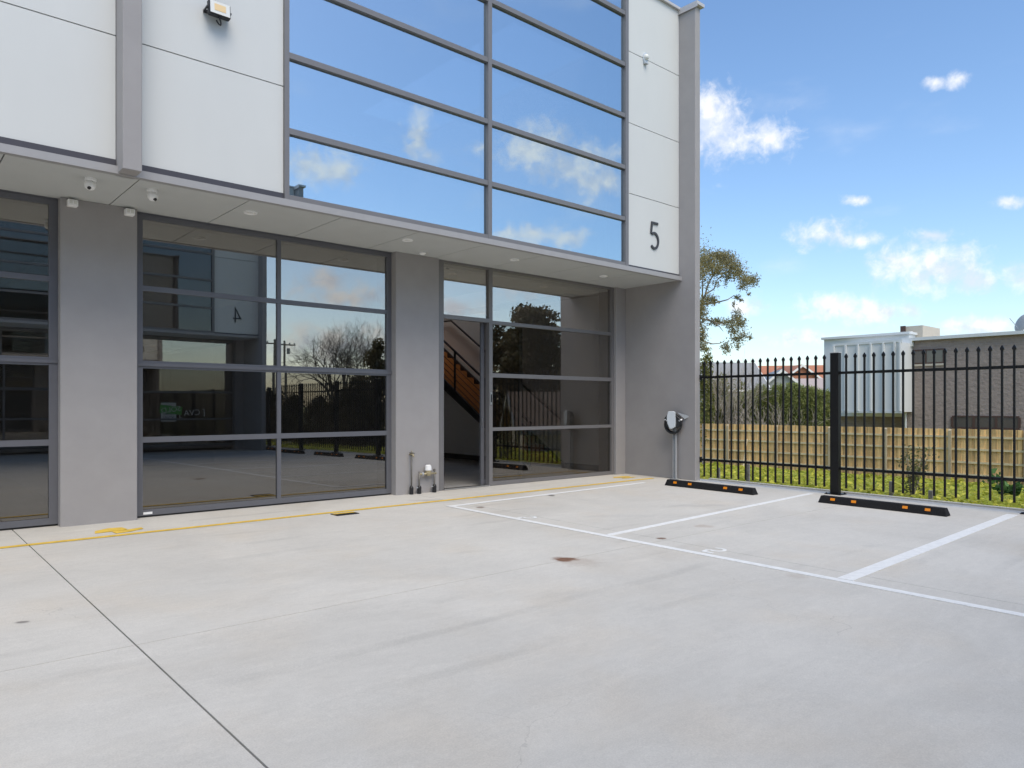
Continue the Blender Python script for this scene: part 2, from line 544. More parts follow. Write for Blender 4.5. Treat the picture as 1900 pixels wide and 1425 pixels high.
    for (u, vv, lx, ly, st, c) in ((1047, 1038, .105, .105, .95, (0.16, 0.065, 0.03)), (1075, 1043, .22, .16, .28, (0.30, 0.22, 0.16)), (1227, 999, .05, .05, .85, (0.17, 0.09, 0.05)),
                                   (1306, 976, .11, .10, .30, (0.30, 0.19, 0.12)), (1478, 1069, .09, .09, .22, (0.3, 0.22, 0.16)), (892, 941, .06, .08, .7, (0.14, 0.09, 0.06)),
                                   (800, 928, .30, .10, .30, (0.22, 0.21, 0.19)), (1023, 919, .05, .09, .8, (0.10, 0.09, 0.08)), (1150, 957, .5, .12, .14, (0.25, 0.25, 0.25)),
                                   (1300, 938, .45, .10, .16, (0.25, 0.25, 0.25)), (690, 1065, .9, .22, .10, (0.3, 0.29, 0.26)), (40, 1154, .05, .03, .7, (0.12, 0.11, 0.10))):
        p = onG(u, vv)
        mp = N('ShaderNodeMapping')
        mp.vector_type = 'TEXTURE'
        mp.inputs['Location'].default_value = (p.x, p.y, p.z)
        mp.inputs['Rotation'].default_value = (0, 0, -0.6)
        mp.inputs['Scale'].default_value = (lx, ly, 1.0)
        L(pos, mp.inputs['Vector'])
        ln = N('ShaderNodeVectorMath')
        ln.operation = 'LENGTH'
        L(mp.outputs[0], ln.inputs[0])
        dd = mth('ADD', ln.outputs['Value'], wn_)
        f = rng_(dd, 0.45, 1.25, st, 0.0)
        mx = N('ShaderNodeMix')
        mx.data_type = 'RGBA'
        L(f, mx.inputs['Factor'])
        L(col, mx.inputs['A'])
        mx.inputs['B'].default_value = (*c, 1)
        col = mx.outputs['Result']
    L(col, b.inputs['Base Color'])
    bp = N('ShaderNodeBump')
    bp.inputs['Strength'].default_value = 0.35
    bp.inputs['Distance'].default_value = 0.003
    L(noise(110, 4), bp.inputs['Height'])
    L(bp.outputs[0], b.inputs['Normal'])
    return m


M['concrete'] = concrete()


def blockwork():                                            # courses too small to pick apart at this distance
    m = mat('rough_brown_brickwork', (0.2, 0.17, 0.15), 0.9)
    nt = m.node_tree
    N, L = nt.nodes.new, nt.links.new
    b = nt.nodes['Principled BSDF']
    geo = N('ShaderNodeNewGeometry')
    sp = N('ShaderNodeSeparateXYZ')
    cb = N('ShaderNodeCombineXYZ')
    ad = N('ShaderNodeMath')
    L(geo.outputs['Position'], sp.inputs[0])
    L(sp.outputs['X'], ad.inputs[0])
    L(sp.outputs['Y'], ad.inputs[1])
    L(ad.outputs[0], cb.inputs['X'])
    L(sp.outputs['Z'], cb.inputs['Y'])
    br = N('ShaderNodeTexBrick')
    br.inputs['Color1'].default_value = (0.33, 0.265, 0.222, 1)
    br.inputs['Color2'].default_value = (0.265, 0.212, 0.18, 1)
    br.inputs['Mortar'].default_value = (0.30, 0.255, 0.222, 1)
    br.inputs['Scale'].default_value = 1.0
    br.inputs['Brick Width'].default_value = 0.30
    br.inputs['Row Height'].default_value = 0.10
    br.inputs['Mortar Size'].default_value = 0.012
    L(cb.outputs[0], br.inputs['Vector'])
    L(br.outputs['Color'], b.inputs['Base Color'])
    bp = N('ShaderNodeBump')
    bp.inputs['Distance'].default_value = 0.05
    nz = N('ShaderNodeTexNoise')
    nz.inputs['Scale'].default_value = 7
    nz.inputs['Detail'].default_value = 5
    L(geo.outputs['Position'], nz.inputs['Vector'])
    L(nz.outputs['Fac'], bp.inputs['Height'])
    L(bp.outputs[0], b.inputs['Normal'])
    return m


M['blockwork'] = blockwork()


# ------------------------------------------------------------------ helpers
def link(o, parent=None):
    COL.objects.link(o)
    if parent is not None:
        o.parent = parent
        o.matrix_parent_inverse = Matrix.Translation(-parent.location) if parent.parent is None else Matrix.Identity(4)
    return o


def thing(name, label, cat, loc=(0, 0, 0), group=None, kind=None):
    o = bpy.data.objects.new(name, None)
    o.location = loc
    COL.objects.link(o)
    return tag(o, label, cat, group, kind)


def sub(name, parent, label=None):                          # an Empty for a part that has sub-parts
    o = bpy.data.objects.new(name, None)
    link(o, parent)
    if label:
        o['label'] = label
    return o


def tag(o, label=None, cat=None, group=None, kind=None):
    for k, v in (('label', label), ('category', cat), ('group', group), ('kind', kind)):
        if v:
            o[k] = v
    return o


class MB:
    def __init__(s):
        s.bm = bmesh.new()

    def box(s, x0, x1, y0, y1, z0, z1, f=None):
        xs, ys, zs = sorted((x0, x1)), sorted((y0, y1)), sorted((z0, z1))
        v = [s.bm.verts.new(Vector((x, y, z)) if f is None else f(x, y, z)) for z in zs for y in ys for x in xs]
        for q in ((0, 2, 3, 1), (4, 5, 7, 6), (0, 1, 5, 4), (2, 6, 7, 3), (0, 4, 6, 2), (1, 3, 7, 5)):
            s.bm.faces.new([v[i] for i in q])
        return s

    def prism(s, pts, d):                                   # closed outline swept along d
        n = len(pts)
        a = [s.bm.verts.new(Vector(p)) for p in pts]
        b = [s.bm.verts.new(Vector(p) + Vector(d)) for p in pts]
        s.bm.faces.new(a)
        s.bm.faces.new(b[::-1])
        for i in range(n):
            j = (i + 1) % n
            s.bm.faces.new((a[i], b[i], b[j], a[j]))
        return s

    def tube(s, pts, r, seg=8, closed=False):
        pts = [Vector(p) for p in pts]
        n = len(pts)
        rs = r if isinstance(r, (list, tuple)) else [r] * n
        rings = []
        prev = None
        for i, p in enumerate(pts):
            if closed:
                t = pts[(i + 1) % n] - pts[i - 1]
            else:
                t = pts[min(i + 1, n - 1)] - pts[max(i - 1, 0)]
            t.normalize()
            if prev is None:
                a = t.orthogonal().normalized()
            else:
                a = prev - t * prev.dot(t)
                a = a.normalized() if a.length > 1e-6 else t.orthogonal().normalized()
            prev = a
            b = t.cross(a)
            rings.append([s.bm.verts.new(p + (a * math.cos(2 * math.pi * k / seg) + b * math.sin(2 * math.pi * k / seg)) * rs[i]) for k in range(seg)])
        m = n if closed else n - 1
        for i in range(m):
            A, B = rings[i], rings[(i + 1) % n]
            for k in range(seg):
                s.bm.faces.new((A[k], A[(k + 1) % seg], B[(k + 1) % seg], B[k]))
        if not closed and seg > 2:
            s.bm.faces.new(rings[0][::-1])
            s.bm.faces.new(rings[-1])
        return s

    def lathe(s, c, axis, prof, seg=20):                    # prof: (radius, height along axis)
        c, ax = Vector(c), Vector(axis).normalized()
        a = ax.orthogonal().normalized()
        b = ax.cross(a)
        rings = []
        for (r, h) in prof:
            if r < 1e-6:
                rings.append([s.bm.verts.new(c + ax * h)])
            else:
                rings.append([s.bm.verts.new(c + ax * h + (a * math.cos(2 * math.pi * k / seg) + b * math.sin(2 * math.pi * k / seg)) * r) for k in range(seg)])
        for A, B in zip(rings, rings[1:]):
            for k in range(seg):
                k2 = (k + 1) % seg
                if len(A) == 1 and len(B) == 1:
                    continue
                if len(A) == 1:
                    s.bm.faces.new((A[0], B[k2], B[k]))
                elif len(B) == 1:
                    s.bm.faces.new((A[k], A[k2], B[0]))
                else:
                    s.bm.faces.new((A[k], A[k2], B[k2], B[k]))
        return s

    def ribbon(s, pts, w, nrm, d, closed=False):            # flat stroke of width w in the plane with normal nrm, thickness d
        pts = [Vector(p) for p in pts]
        nrm = Vector(nrm)
        n = len(pts)
        L_, R_ = [], []
        for i, p in enumerate(pts):
            t0 = (pts[i] - pts[i - 1]) if (i > 0 or closed) else None
            t1 = (pts[(i + 1) % n] - pts[i]) if (i < n - 1 or closed) else None
            ts = [t.normalized() for t in (t0, t1) if t is not None]
            t = sum(ts, Vector()).normalized()
            k = 1.0
            if len(ts) == 2:
                k = 1 / max(0.35, t.dot(ts[0]))
            sd_ = t.cross(nrm).normalized() * (w / 2 * k)
            L_.append(p - sd_)
            R_.append(p + sd_)
        m = n if closed else n - 1
        for i in range(m):
            j = (i + 1) % n
            s.prism([L_[i], R_[i], R_[j], L_[j]], nrm * d)
        return s

    def build(s, name, m, parent=None, smooth=False, bevel=0.0, seg=1):
        if bevel > 0:
            bmesh.ops.bevel(s.bm, geom=list(s.bm.edges), offset=bevel, segments=seg, affect='EDGES', clamp_overlap=True, profile=0.5)
        bmesh.ops.recalc_face_normals(s.bm, faces=s.bm.faces)
        me = bpy.data.meshes.new(name)
        s.bm.to_mesh(me)
        s.bm.free()
        me.materials.append(M[m] if isinstance(m, str) else m)
        if smooth:
            me.polygons.foreach_set('use_smooth', [True] * len(me.polygons))
        o = bpy.data.objects.new(name, me)
        return link(o, parent)


def npmesh(name, verts, faces, m, parent=None, kind=None):
    me = bpy.data.meshes.new(name)
    me.from_pydata([tuple(v) for v in verts], [], faces) if not isinstance(verts, np.ndarray) else None
    if isinstance(verts, np.ndarray):
        nv, nf, k = len(verts), len(faces), faces.shape[1]
        me.vertices.add(nv)
        me.vertices.foreach_set('co', verts.astype(np.float32).ravel())
        me.loops.add(nf * k)
        me.loops.foreach_set('vertex_index', faces.astype(np.int32).ravel())
        me.polygons.add(nf)
        me.polygons.foreach_set('loop_start', np.arange(0, nf * k, k, dtype=np.int32))
        me.polygons.foreach_set('loop_total', np.full(nf, k, dtype=np.int32))
        me.update(calc_edges=True)
    me.materials.append(M[m] if isinstance(m, str) else m)
    o = bpy.data.objects.new(name, me)
    link(o, parent)
    if kind:
        o['kind'] = kind
    return o


def leaves(name, P, size, m, parent=None, kind=None, aspect=0.5, up=0.0, jitter=0.35, droop=0.0):
    P = np.asarray(P, dtype=np.float64)
    n = len(P)
    a = rng.normal(size=(n, 3))
    a[:, 2] = a[:, 2] * (1 - up) - droop
    a /= np.linalg.norm(a, axis=1)[:, None] + 1e-9
    b = rng.normal(size=(n, 3))
    b[:, 2] *= (1 - up)
    b -= a * (a * b).sum(1)[:, None]
    b /= np.linalg.norm(b, axis=1)[:, None] + 1e-9
    s = size * (1 + jitter * rng.uniform(-1, 1, n))[:, None]
    V = np.stack([P - a * s * 0.5, P + b * s * aspect * 0.5, P + a * s * 0.5, P - b * s * aspect * 0.5], 1).reshape(-1, 3)
    Fc = np.arange(4 * n).reshape(n, 4)
    return npmesh(name, V, Fc, m, parent, kind)


def text_mesh(name, s, size, depth, m, parent, loc, rot, align='CENTER'):
    cu = bpy.data.curves.new(name, 'FONT')
    cu.body, cu.size, cu.extrude, cu.align_x, cu.align_y = s, size, depth, align, 'CENTER'
    o = bpy.data.objects.new(name, cu)
    COL.objects.link(o)
    me = bpy.data.meshes.new_from_object(o.evaluated_get(bpy.context.evaluated_depsgraph_get()))
    bpy.data.objects.remove(o)
    me.materials.clear()
    me.materials.append(M[m])
    o = bpy.data.objects.new(name, me)
    mw = Matrix.LocRotScale(Vector(loc), Euler(rot), None)
    me.transform(mw)
    return link(o, parent)


def copy_tree(o, delta, parent=None):
    c = o.copy()
    COL.objects.link(c)
    c.parent = parent
    if parent is None:
        c.location = o.location + Vector(delta)
    else:
        c.matrix_parent_inverse = o.matrix_parent_inverse
    for ch in [x for x in bpy.data.objects if x.parent == o]:
        copy_tree(ch, (0, 0, 0), c)
    return c


# ------------------------------------------------------------------ ground
def terrain_z(x, y):
    base = -0.07 + SLOPE * max(min(y, 0), -16)
    if x < 11.42:
        return base - 0.6
    t = min(max((x - 11.42) / 16.0, 0), 1)
    z = base + (-1.42 - base) * (t ** 0.9)
    return z


xs = [-400, -120, -40, 11.3, 11.42, 12, 13, 14.5, 16, 18, 20, 22, 24, 26, 27.5, 30, 36, 45, 60, 90, 150, 300, 900]
ys = [-900, -300, -120, -70, -45, -30, -22, -16, -12, -8, -5, -2, 0, 3, 6, 10, 16, 26, 45, 80, 150, 300, 900]
V = [(x, y, terrain_z(x, y)) for y in ys for x in xs]
Fc = [(j * len(xs) + i, j * len(xs) + i + 1, (j + 1) * len(xs) + i + 1, (j + 1) * len(xs) + i) for j in range(len(ys) - 1) for i in range(len(xs) - 1)]
g = npmesh('ground', V, Fc, 'soil')
tag(g, 'soil ground under the weeds beyond the fence', 'ground', kind='structure')

fore = thing('forecourt', 'pale grey concrete forecourt with painted parking bays', 'forecourt', kind='structure')
XJ = [-30, -9.0, -3.9, 1.15, 6.12, 11.46]
YJ = [-34, -20.5, -15.2, -9.9, -4.66, 0.32]


def gz(y):
    return SLOPE * min(y, 0.0)


for i in range(len(XJ) - 1):
    for j in range(len(YJ) - 1):
        gx = 0.005 if XJ[i] == 1.15 or XJ[i + 1] == 1.15 else 0.0025
        MB().box(XJ[i] + (0.005 if XJ[i] == 1.15 else 0.003), XJ[i + 1] - (0.005 if XJ[i + 1] == 1.15 else 0.003), YJ[j] + 0.003, YJ[j + 1] - 0.003, -0.16, 0,
                 lambda x, y, z: Vector((x, y, z + SLOPE * y if y < 0.2 else z))).build('slab', 'concrete', fore)
MB().box(-30, 11.44, -34, 0.2, -0.2, -0.05, lambda x, y, z: Vector((x, y, z + SLOPE * y))).build('joint_filler', mat('joint_filler', (0.035, 0.03, 0.027), 0.9), fore)
# thin pale kerb edge where the slab meets the weeds
MB().box(11.465, 11.53, -34, -1.62, -0.3, 0.022, lambda x, y, z: Vector((x, y, z + SLOPE * y))).build('kerb_edge', mat('kerb_concrete', (0.74, 0.69, 0.58), 0.9, spec=0.1, var=0.06, scale=3), fore)


def strip(name, m, a, b, w, h=0.004):
    a, b = Vector(a), Vector(b)
    t = (b - a)
    t.z = 0
    t.normalize()
    n = Vector((-t.y, t.x, 0)) * w / 2
    mb = MB()
    P = [a - n, b - n, b + n, a + n]
    pts = [Vector((p.x, p.y, SLOPE * p.y + 0.0005)) for p in P]
    mb.prism(pts, (0, 0, h))
    return mb.build(name, m, fore)


strip('walkway_line', 'yellow_paint', (-14, -1.02, 0), (10.8, -0.87, 0), 0.075)
strip('bay_line', 'white_paint', (5.80, -1.405, 0), (10.10, -1.235, 0), 0.085)
strip('bay_line', 'white_paint', (5.80, -1.36, 0), (5.84, -20, 0), 0.085, 0.0045)
strip('bay_line', 'white_paint', (5.86, -4.12, 0), (10.97, -3.79, 0), 0.085)
strip('bay_line', 'white_paint', (5.87, -6.60, 0), (10.98, -6.45, 0), 0.125)
for y in (-9.1, -11.6, -14.1, -16.6):
    strip('bay_line', 'white_paint', (5.89, y, 0), (10.98, y + 0.12, 0), 0.085)


def ground_poly(name, m, pix):
    pts = [onG(u, v) for u, v in pix]
    MB().prism([Vector((p.x, p.y, SLOPE * p.y + 0.0006)) for p in pts], (0, 0, 0.004)).build(name, m, fore)


def stroke_digit(d):                                        # unit-height outlines, x right, y up
    if d == '5':
        arc = [(0.30 + 0.235 * math.cos(t), 0.31 + 0.285 * math.sin(t)) for t in [R(a) for a in range(128, -141, -12)]]
        return [[(0.52, 0.965), (0.165, 0.965), (0.105, 0.56)] + [], arc]
    if d == '4':
        return [[(0.42, 0.0), (0.42, 0.98), (0.04, 0.27), (0.58, 0.27)]]
    return []


# bay numbers, painted to read from the driveway, and the two yellow marks on the walkway
for (u, v, d) in ((1327, 1022, '5'), (978, 961, '5')):
    c = onG(u, v)
    for st in stroke_digit(d):
        pts = [(c.x - 0.13 + 0.26 * (1 - y), c.y + 0.10 - 0.3 * x, 0) for x, y in st]
        pts = [Vector((x, y, SLOPE * y + 0.0007)) for x, y, _ in pts]
        MB().ribbon(pts, 0.035, (0, 0, 1), 0.004).build('bay_number', 'white_paint', fore)
ground_poly('walkway_mark', 'yellow_paint', [(176, 986), (200, 981), (226, 979), (236, 982), (212, 986), (176, 990)])
ground_poly('walkway_mark', 'yellow_paint', [(208, 987), (238, 983), (262, 979), (266, 981), (244, 986), (216, 990)])
ground_poly('walkway_mark', 'yellow_paint', [(1138, 885.5), (1156, 884), (1168, 884), (1170, 885), (1150, 886.3), (1138, 886.8)])
ground_poly('walkway_mark', 'yellow_paint', [(1154, 887), (1166, 886.2), (1178, 884.7), (1179, 885.3), (1166, 887.2), (1155, 887.8)])

# ------------------------------------------------------------------ the two unit buildings
def make_building(label, ox, y0, ys, H, number, main):
    """facade in local coordinates: x along it, y = 0 the piers' front, -y towards the driveway; world y = y0 + ys * y"""
    zg = 0.0 if main else SLOPE * y0
    root = thing('unit_building', label, 'building', (ox, y0, zg))

    def B(name, m, x0, x1, ya, yb, z0, z1, parent=root, bevel=0.0, f=None):
        if name == 'pane':                                  # glass never sits quite true in its frame
            ax, az = random.gauss(0, 0.0009), random.gauss(0, 0.0013)
            xc, zc = ox + (x0 + x1) / 2, (z0 + z1) / 2
            f = lambda x, y, z: Vector((x, y + ax * (x - xc) + az * (z - zc), z))
        return MB().box(ox + x0, ox + x1, y0 + ys * ya, y0 + ys * yb, z0, z1, f).build(name, m, parent, bevel=bevel)

    XL = -14.0
    for xa, xb in ((XL, 3.56), (9.61, 11.08)):
        B('upper_core', 'core', xa, xb, -1.18, -0.8, 3.70, H - 0.05)
    # white wall panels with recessed joints
    left_j = [(3.745, 4.958), (4.970, 6.19), (6.202, 7.40), (7.412, H)]
    for (xa, xb) in ((XL, -2.2), (-2.19, 1.826), (2.006, 3.55)):
        for za, zb in left_j[:1] + [(4.970, H)]:
            B('wall_panel', 'white_panel', xa, xb, -1.25, -1.185, za, zb)
    for za, zb in ((3.712, 4.917), (4.929, 6.111), (6.123, 7.323), (7.335, H)):
        B('wall_panel', 'white_panel', 9.622, 11.076, -1.25, -1.185, za, zb)
    for (xa, xb) in ((XL, 1.826), (2.006, 3.55), (9.622, 11.076)):
        B('drip_flashing', 'flash', xa, xb, -1.262, -1.19, 3.672, 3.742 if xa < 5 else 3.709)
    B('pilaster', 'render', 1.832, 2.003, -1.50, -1.19, 3.60, H + 0.02, bevel=0.006)
    # upper window
    win = sub('upper_window', root, 'tall upper window of blue reflective glass in grey bars')
    for xa, xb in ((3.553, 3.609), (6.553, 6.621), (9.539, 9.618)):
        B('mullion', 'frame', xa, xb, -1.285, -1.10, 3.672, H - 0.02, win)
    zb = [3.733, 4.432, 5.298, 6.165, 7.025, 7.885]
    cols = ((3.609, 6.553), (6.621, 9.539))
    for xa, xb in cols:
        B('sill', 'frame', xa, xb, -1.280, -1.10, 3.674, 3.733, win)
        B('head', 'frame', xa, xb, -1.280, -1.10, H - 0.06, H - 0.02, win)
        for z in zb[1:]:
            B('transom', 'frame', xa, xb, -1.278, -1.10, z, z + 0.066, win)
        for k, z in enumerate(zb):
            z0 = z + (0.066 if k else 0)
            z1 = zb[k + 1] if k + 1 < len(zb) else H - 0.06
            B('pane', 'glass_up' if main else 'glass_dark', xa - 0.01, xb + 0.01, -1.235, -1.225, z0 - 0.01, z1 + 0.01, win)
    # upper floor behind the glass: floor slab and back wall
    for xa, xb, ya, yb_ in ((XL, 9.0, -1.1, 8.0), (9.0, 11.03, -1.1, 0.95), (9.0, 11.03, 6.6, 8.0)):  # slab left open over the stair to let added daylight down
        B('upper_floor', 'ifloor', xa, xb, ya, yb_, 3.68, 3.75)
        B('interior_ceiling', 'inner', xa, xb, max(ya, 0.46), yb_, 3.56, 3.59)
    B('upper_side_wall', 'inner', 11.03, 11.075, -0.8, 8.0, 3.7, H - 0.06)
    B('upper_back_wall', 'inner', XL, 11.08, 8.0, 8.2, 3.75, H - 0.06)
    for xa, xb, ya, yb_ in ((XL, 9.0, -1.18, 8.2), (9.0, 11.08, -1.18, 0.95), (9.0, 11.08, 6.6, 8.2)):
        B('roof', 'core', xa, xb, ya, yb_, H - 0.05, H + 0.0)
    B('added_skylight', 'added_skylight', 9.0, 11.08, 0.95, 6.6, H - 0.03, H - 0.01)  # unseen roof light, added to brighten the stair and entry below
    B('parapet_cap', 'cap', XL, 11.08, -1.30, -1.10, H + 0.002, H + 0.045)
    # soffit sheets, 1.125 m apart
    xj = [XL] + [0.925 + 1.125 * k for k in range(-12, 10) if XL < 0.925 + 1.125 * k < 11] + [11.078]
    for a, b in zip(xj, xj[1:]):
        B('soffit_panel', 'soffit', a + 0.006, b - 0.006, -1.235, 0.3, 3.60, 3.618)
    B('soffit_edge_trim', 'trim', XL, 11.078, -1.315, -1.237, 3.592, 3.668)
    B('soffit_backing', 'core', XL, 11.078, -1.23, 0.3, 3.625, 3.66)
    # piers
    B('wall_end_pier', 'render', 10.796, 11.079, 0.0, 0.45, zg - 0.02, 3.60, bevel=0.004)
    piers = [(-5.95, -5.18), (-2.70, -1.93), (1.569, 2.339), (5.845, 6.624)]
    for xa, xb in piers:
        B('pier', 'render', xa, xb, 0.0, 0.55, zg - 0.02, 3.60, bevel=0.006)
    # end blade wall
    B('blade_wall', 'render', 11.08, 11.228, -1.60, 8.2, zg - 0.4, H - 0.03, bevel=0.008)
    B('blade_cap', 'cap', 11.045, 11.275, -1.66, 8.22, H - 0.028, H + 0.03)
    B('blade_cap_fold', 'cap', 11.045, 11.055, -1.66, 8.22, H - 0.075, H - 0.029)

    B('end_wall', 'render', XL - 0.2, XL, -1.25, 8.2, zg - 0.3, H)
    B('rear_wall', 'render', XL, 11.079, 8.21, 8.4, zg - 0.3, H)
    # sectional glass doors
    def door(xa, xb, xm):
        d = sub('sectional_door', root, 'dark framed sectional door of two columns of tinted panes')
        yf, yb_ = 0.125, 0.185
        for a, b in ((xa, xa + 0.085), (xb - 0.085, xb)):
            B('stile', 'dframe', a, b, yf, yb_, 0.02, 1.806, d)
            B('stile', 'dframe', a, b, yf, yb_, 1.812, 3.59, d)
        for z0, z1 in ((0.02, 0.088), (0.885, 0.951), (1.765, 1.806), (1.812, 1.855), (2.682, 2.742), (3.53, 3.59)):
            B('rail', 'dframe', xa + 0.085, xb - 0.085, yf + 0.002, yb_ - 0.002, z0, z1, d)
        B('weather_seal', 'bplastic', xa, xb, yf + 0.015, yb_ - 0.015, 0.0, 0.02, d)
        B('section_ledge', 'dframe', xa, xb, yf - 0.018, yf + 0.001, 1.790, 1.828, d)
        rows = ((0.088, 0.885), (0.951, 1.765), (1.855, 2.682), (2.742, 3.53))
        for k, (z0, z1) in enumerate(rows):
            B('mullion', 'dframe', xm - 0.027, xm + 0.027, yf + 0.004, yb_ - 0.004, z0, z1, d)
            for a, b in ((xa + 0.085, xm - 0.027), (xm + 0.027, xb - 0.085)):
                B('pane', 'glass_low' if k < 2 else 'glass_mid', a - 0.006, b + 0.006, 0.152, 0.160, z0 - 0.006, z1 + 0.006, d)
        B('maker_plate', 'wplastic', xa + 0.09, xa + 0.19, yf - 0.003, yf + 0.001, 0.034, 0.062, d)
        return d
    door(2.345, 5.851, 4.107)
    door(-1.93, 1.568, -0.18)
    door(-5.18, -2.70, -3.94)
    B('door_head', 'dframe', XL, 5.84, 0.10, 0.30, 3.592, 3.599)
    # entry glazing
    e = sub('entry_glazing', root, 'entry glazing with an open glass door at its left')
    yf, yb_ = 0.05, 0.15
    B('jamb', 'frame', 6.626, 6.751, yf, yb_, 0.0, 3.598, e)
    B('jamb', 'frame', 10.721, 10.795, yf, yb_, 0.0, 3.598, e)
    B('mullion', 'frame', 7.672, 7.745, yf, yb_, 0.0, 3.598, e)
    B('head', 'frame', 6.751, 7.672, yf + 0.002, yb_, 3.565, 3.598, e)
    B('head', 'frame', 7.745, 10.721, yf + 0.002, yb_, 3.565, 3.598, e)
    B('transom', 'frame', 6.751, 7.672, yf + 0.002, yb_, 2.690, 2.755, e)
    for z0, z1 in ((0.002, 0.064), (0.905, 0.960), (1.792, 1.860), (2.672, 2.73)):
        B('transom', 'frame', 7.745, 10.721, yf + 0.002, yb_, z0, z1, e)
    B('threshold', 'stainless', 6.751, 7.672, 0.03, 0.16, 0.002, 0.018, e)
    for k, (z0, z1) in enumerate(((0.064, 0.905), (0.960, 1.792), (1.860, 2.672), (2.73, 3.565))):
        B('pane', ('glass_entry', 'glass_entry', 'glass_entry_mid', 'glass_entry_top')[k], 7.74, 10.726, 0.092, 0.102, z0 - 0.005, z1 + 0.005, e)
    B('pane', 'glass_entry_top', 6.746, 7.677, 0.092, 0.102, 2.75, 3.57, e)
    # door leaf slid open behind the fixed glass
    lf = 'door_leaf_frame'
    B(lf, 'dframe', 7.60, 7.668, 0.17, 0.21, 0.02, 2.70, e)
    B(lf, 'dframe', 8.45, 8.518, 0.17, 0.21, 0.02, 2.70, e)
    B(lf, 'dframe', 7.668, 8.45, 0.172, 0.208, 0.02, 0.10, e)
    B(lf, 'dframe', 7.668, 8.45, 0.172, 0.208, 2.62, 2.70, e)
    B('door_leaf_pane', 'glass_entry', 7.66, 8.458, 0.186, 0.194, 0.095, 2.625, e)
    B('lock_plate', 'stainless', 7.688, 7.728, 0.038, 0.0495, 1.34, 1.55, e, bevel=0.004)
    B('lock_recess', 'bplastic', 7.698, 7.718, 0.034, 0.0385, 1.38, 1.51, e)
    B('door_pull', 'stainless', 7.604, 7.622, 0.155, 0.169, 0.98, 1.12, e)
    # interior
    B('interior_floor', 'ifloor', XL, 11.078, 0.33, 8.0, -0.1, 0.001)
    B('interior_back_wall', 'inner', XL, 11.03, 8.0, 8.2, 0.0, 3.55)
    B('interior_side_wall', 'inner', 11.04, 11.078, 0.46, 9.8, 0.0, 3.55)
    B('interior_divider', 'inner', 6.0, 6.15, 0.56, 8.0, 0.0, 3.55)
    B('interior_divider', 'inner', 1.9, 2.05, 0.56, 8.0, 0.0, 3.55)
    B('skirting', 'skirt', 11.025, 11.04, 0.46, 9.78, 0.001, 0.12)
    # unit number
    num = thing('unit_number', 'charcoal number 5 fixed to the white wall panel' if main else 'charcoal number 4 on the wall panel of the building opposite', 'number sign', (ox + 10.22, y0 + ys * -1.25, 4.08))
    for st in stroke_digit(number):
        pts = [(ox + (10.345 + (x - 0.31) * 0.47), y0 + ys * -1.252, 4.07 + y * 0.47) for x, y in st]
        # seen from the driveway x runs right for the main building and left for the one opposite
        if not main:
            pts = [(ox + (10.345 - (x - 0.31) * 0.47), y0 + ys * -1.252, 4.07 + y * 0.47) for x, y in st]
        MB().ribbon(pts, 0.039, (0, -ys, 0), 0.02).build('numeral_stroke', 'dark_sign', num)
    return root


main_b = make_building('two-storey grey and white unit building with tall blue glass window and open entry', 0.0, 0.0, 1, 8.50, '5', True)
opp_b = make_building('matching unit building across the forecourt, mirrored in the door glass', -1.23, -15.85, -1, 8.05, '4', False)

# staircase inside the entry
st = thing('staircase', 'timber staircase with black steel stringer and wire balustrade inside the open entry', 'staircase', (10.5, 1.6, 0))
m_ = (1.54 - 0.57) / (4.5 - 2.95)


def zs(y):                                                  # nosing line
    return 0.92 + (y - 2.95) * m_


mb = MB()
ya, yb = 1.55, 7.2
for x in (10.0, 10.98):
    MB().prism([(x, ya, max(zs(ya) - 0.36, 0.0)), (x, yb, zs(yb) - 0.36), (x, yb, zs(yb) + 0.03), (x, ya, zs(ya) + 0.03)], (0.045, 0, 0)).build('stringer', 'blacksteel', st)
k = 0
y = 1.68
while zs(y) < 3.5:
    MB().box(10.046, 10.978, y - 0.02, y + 0.27, zs(y) - 0.02, zs(y) + 0.02).build('tread', 'timber_tread', st)
    MB().box(10.046, 10.978, y + 0.25, y + 0.268, zs(y) + 0.02, zs(y) + 0.02 + 0.27 * m_ - 0.04).build('riser', 'timber_tread', st)
    y += 0.27
for y in (1.62, 3.04, 4.12, 5.3, 6.4):
    MB().box(10.005, 10.04, y - 0.02, y + 0.02, zs(y), zs(y) + 0.90).build('baluster_post', 'blacksteel', st)
MB().tube([(10.02, 1.55, zs(1.55) + 0.91), (10.02, 6.6, zs(6.6) + 0.91)], 0.026).build('handrail', 'blacksteel', st, smooth=True)
for dz in (0.14, 0.28, 0.42, 0.56, 0.70):
    MB().tube([(10.02, 1.6, zs(1.6) + dz), (10.02, 6.5, zs(6.5) + dz)], 0.008, 5).build('wire', 'blacksteel', st)
MB().tube([(10.98, 1.7, zs(1.7) + 0.91), (10.98, 5.55, zs(5.55) + 0.91), (10.98, 6.3, zs(5.55) + 0.93)], 0.024).build('wall_handrail', 'blacksteel', st, smooth=True)

# exit light behind the entry's top glass
ex = thing('exit_light', 'cream box light behind the top glass of the entry', 'light', (7.08, 0.40, 3.36))
MB().box(6.93, 7.24, 0.36, 0.44, 3.38, 3.54).build('housing', 'cream', ex, bevel=0.012)
MB().box(6.95, 7.22, 0.352, 0.361, 3.40, 3.52).build('diffuser', 'lens', ex)
MB().box(7.06, 7.10, 0.38, 0.42, 3.54, 3.562).build('bracket', 'blacksteel', ex)

# sold board and agent's sticker on the glass opposite
OG = -15.85 - 0.088                                         # just in front of that glass
sg = thing('sold_board', 'white agent board with a green SOLD strip on the opposite entry glass', 'sign', (6.05, OG, 0.9))


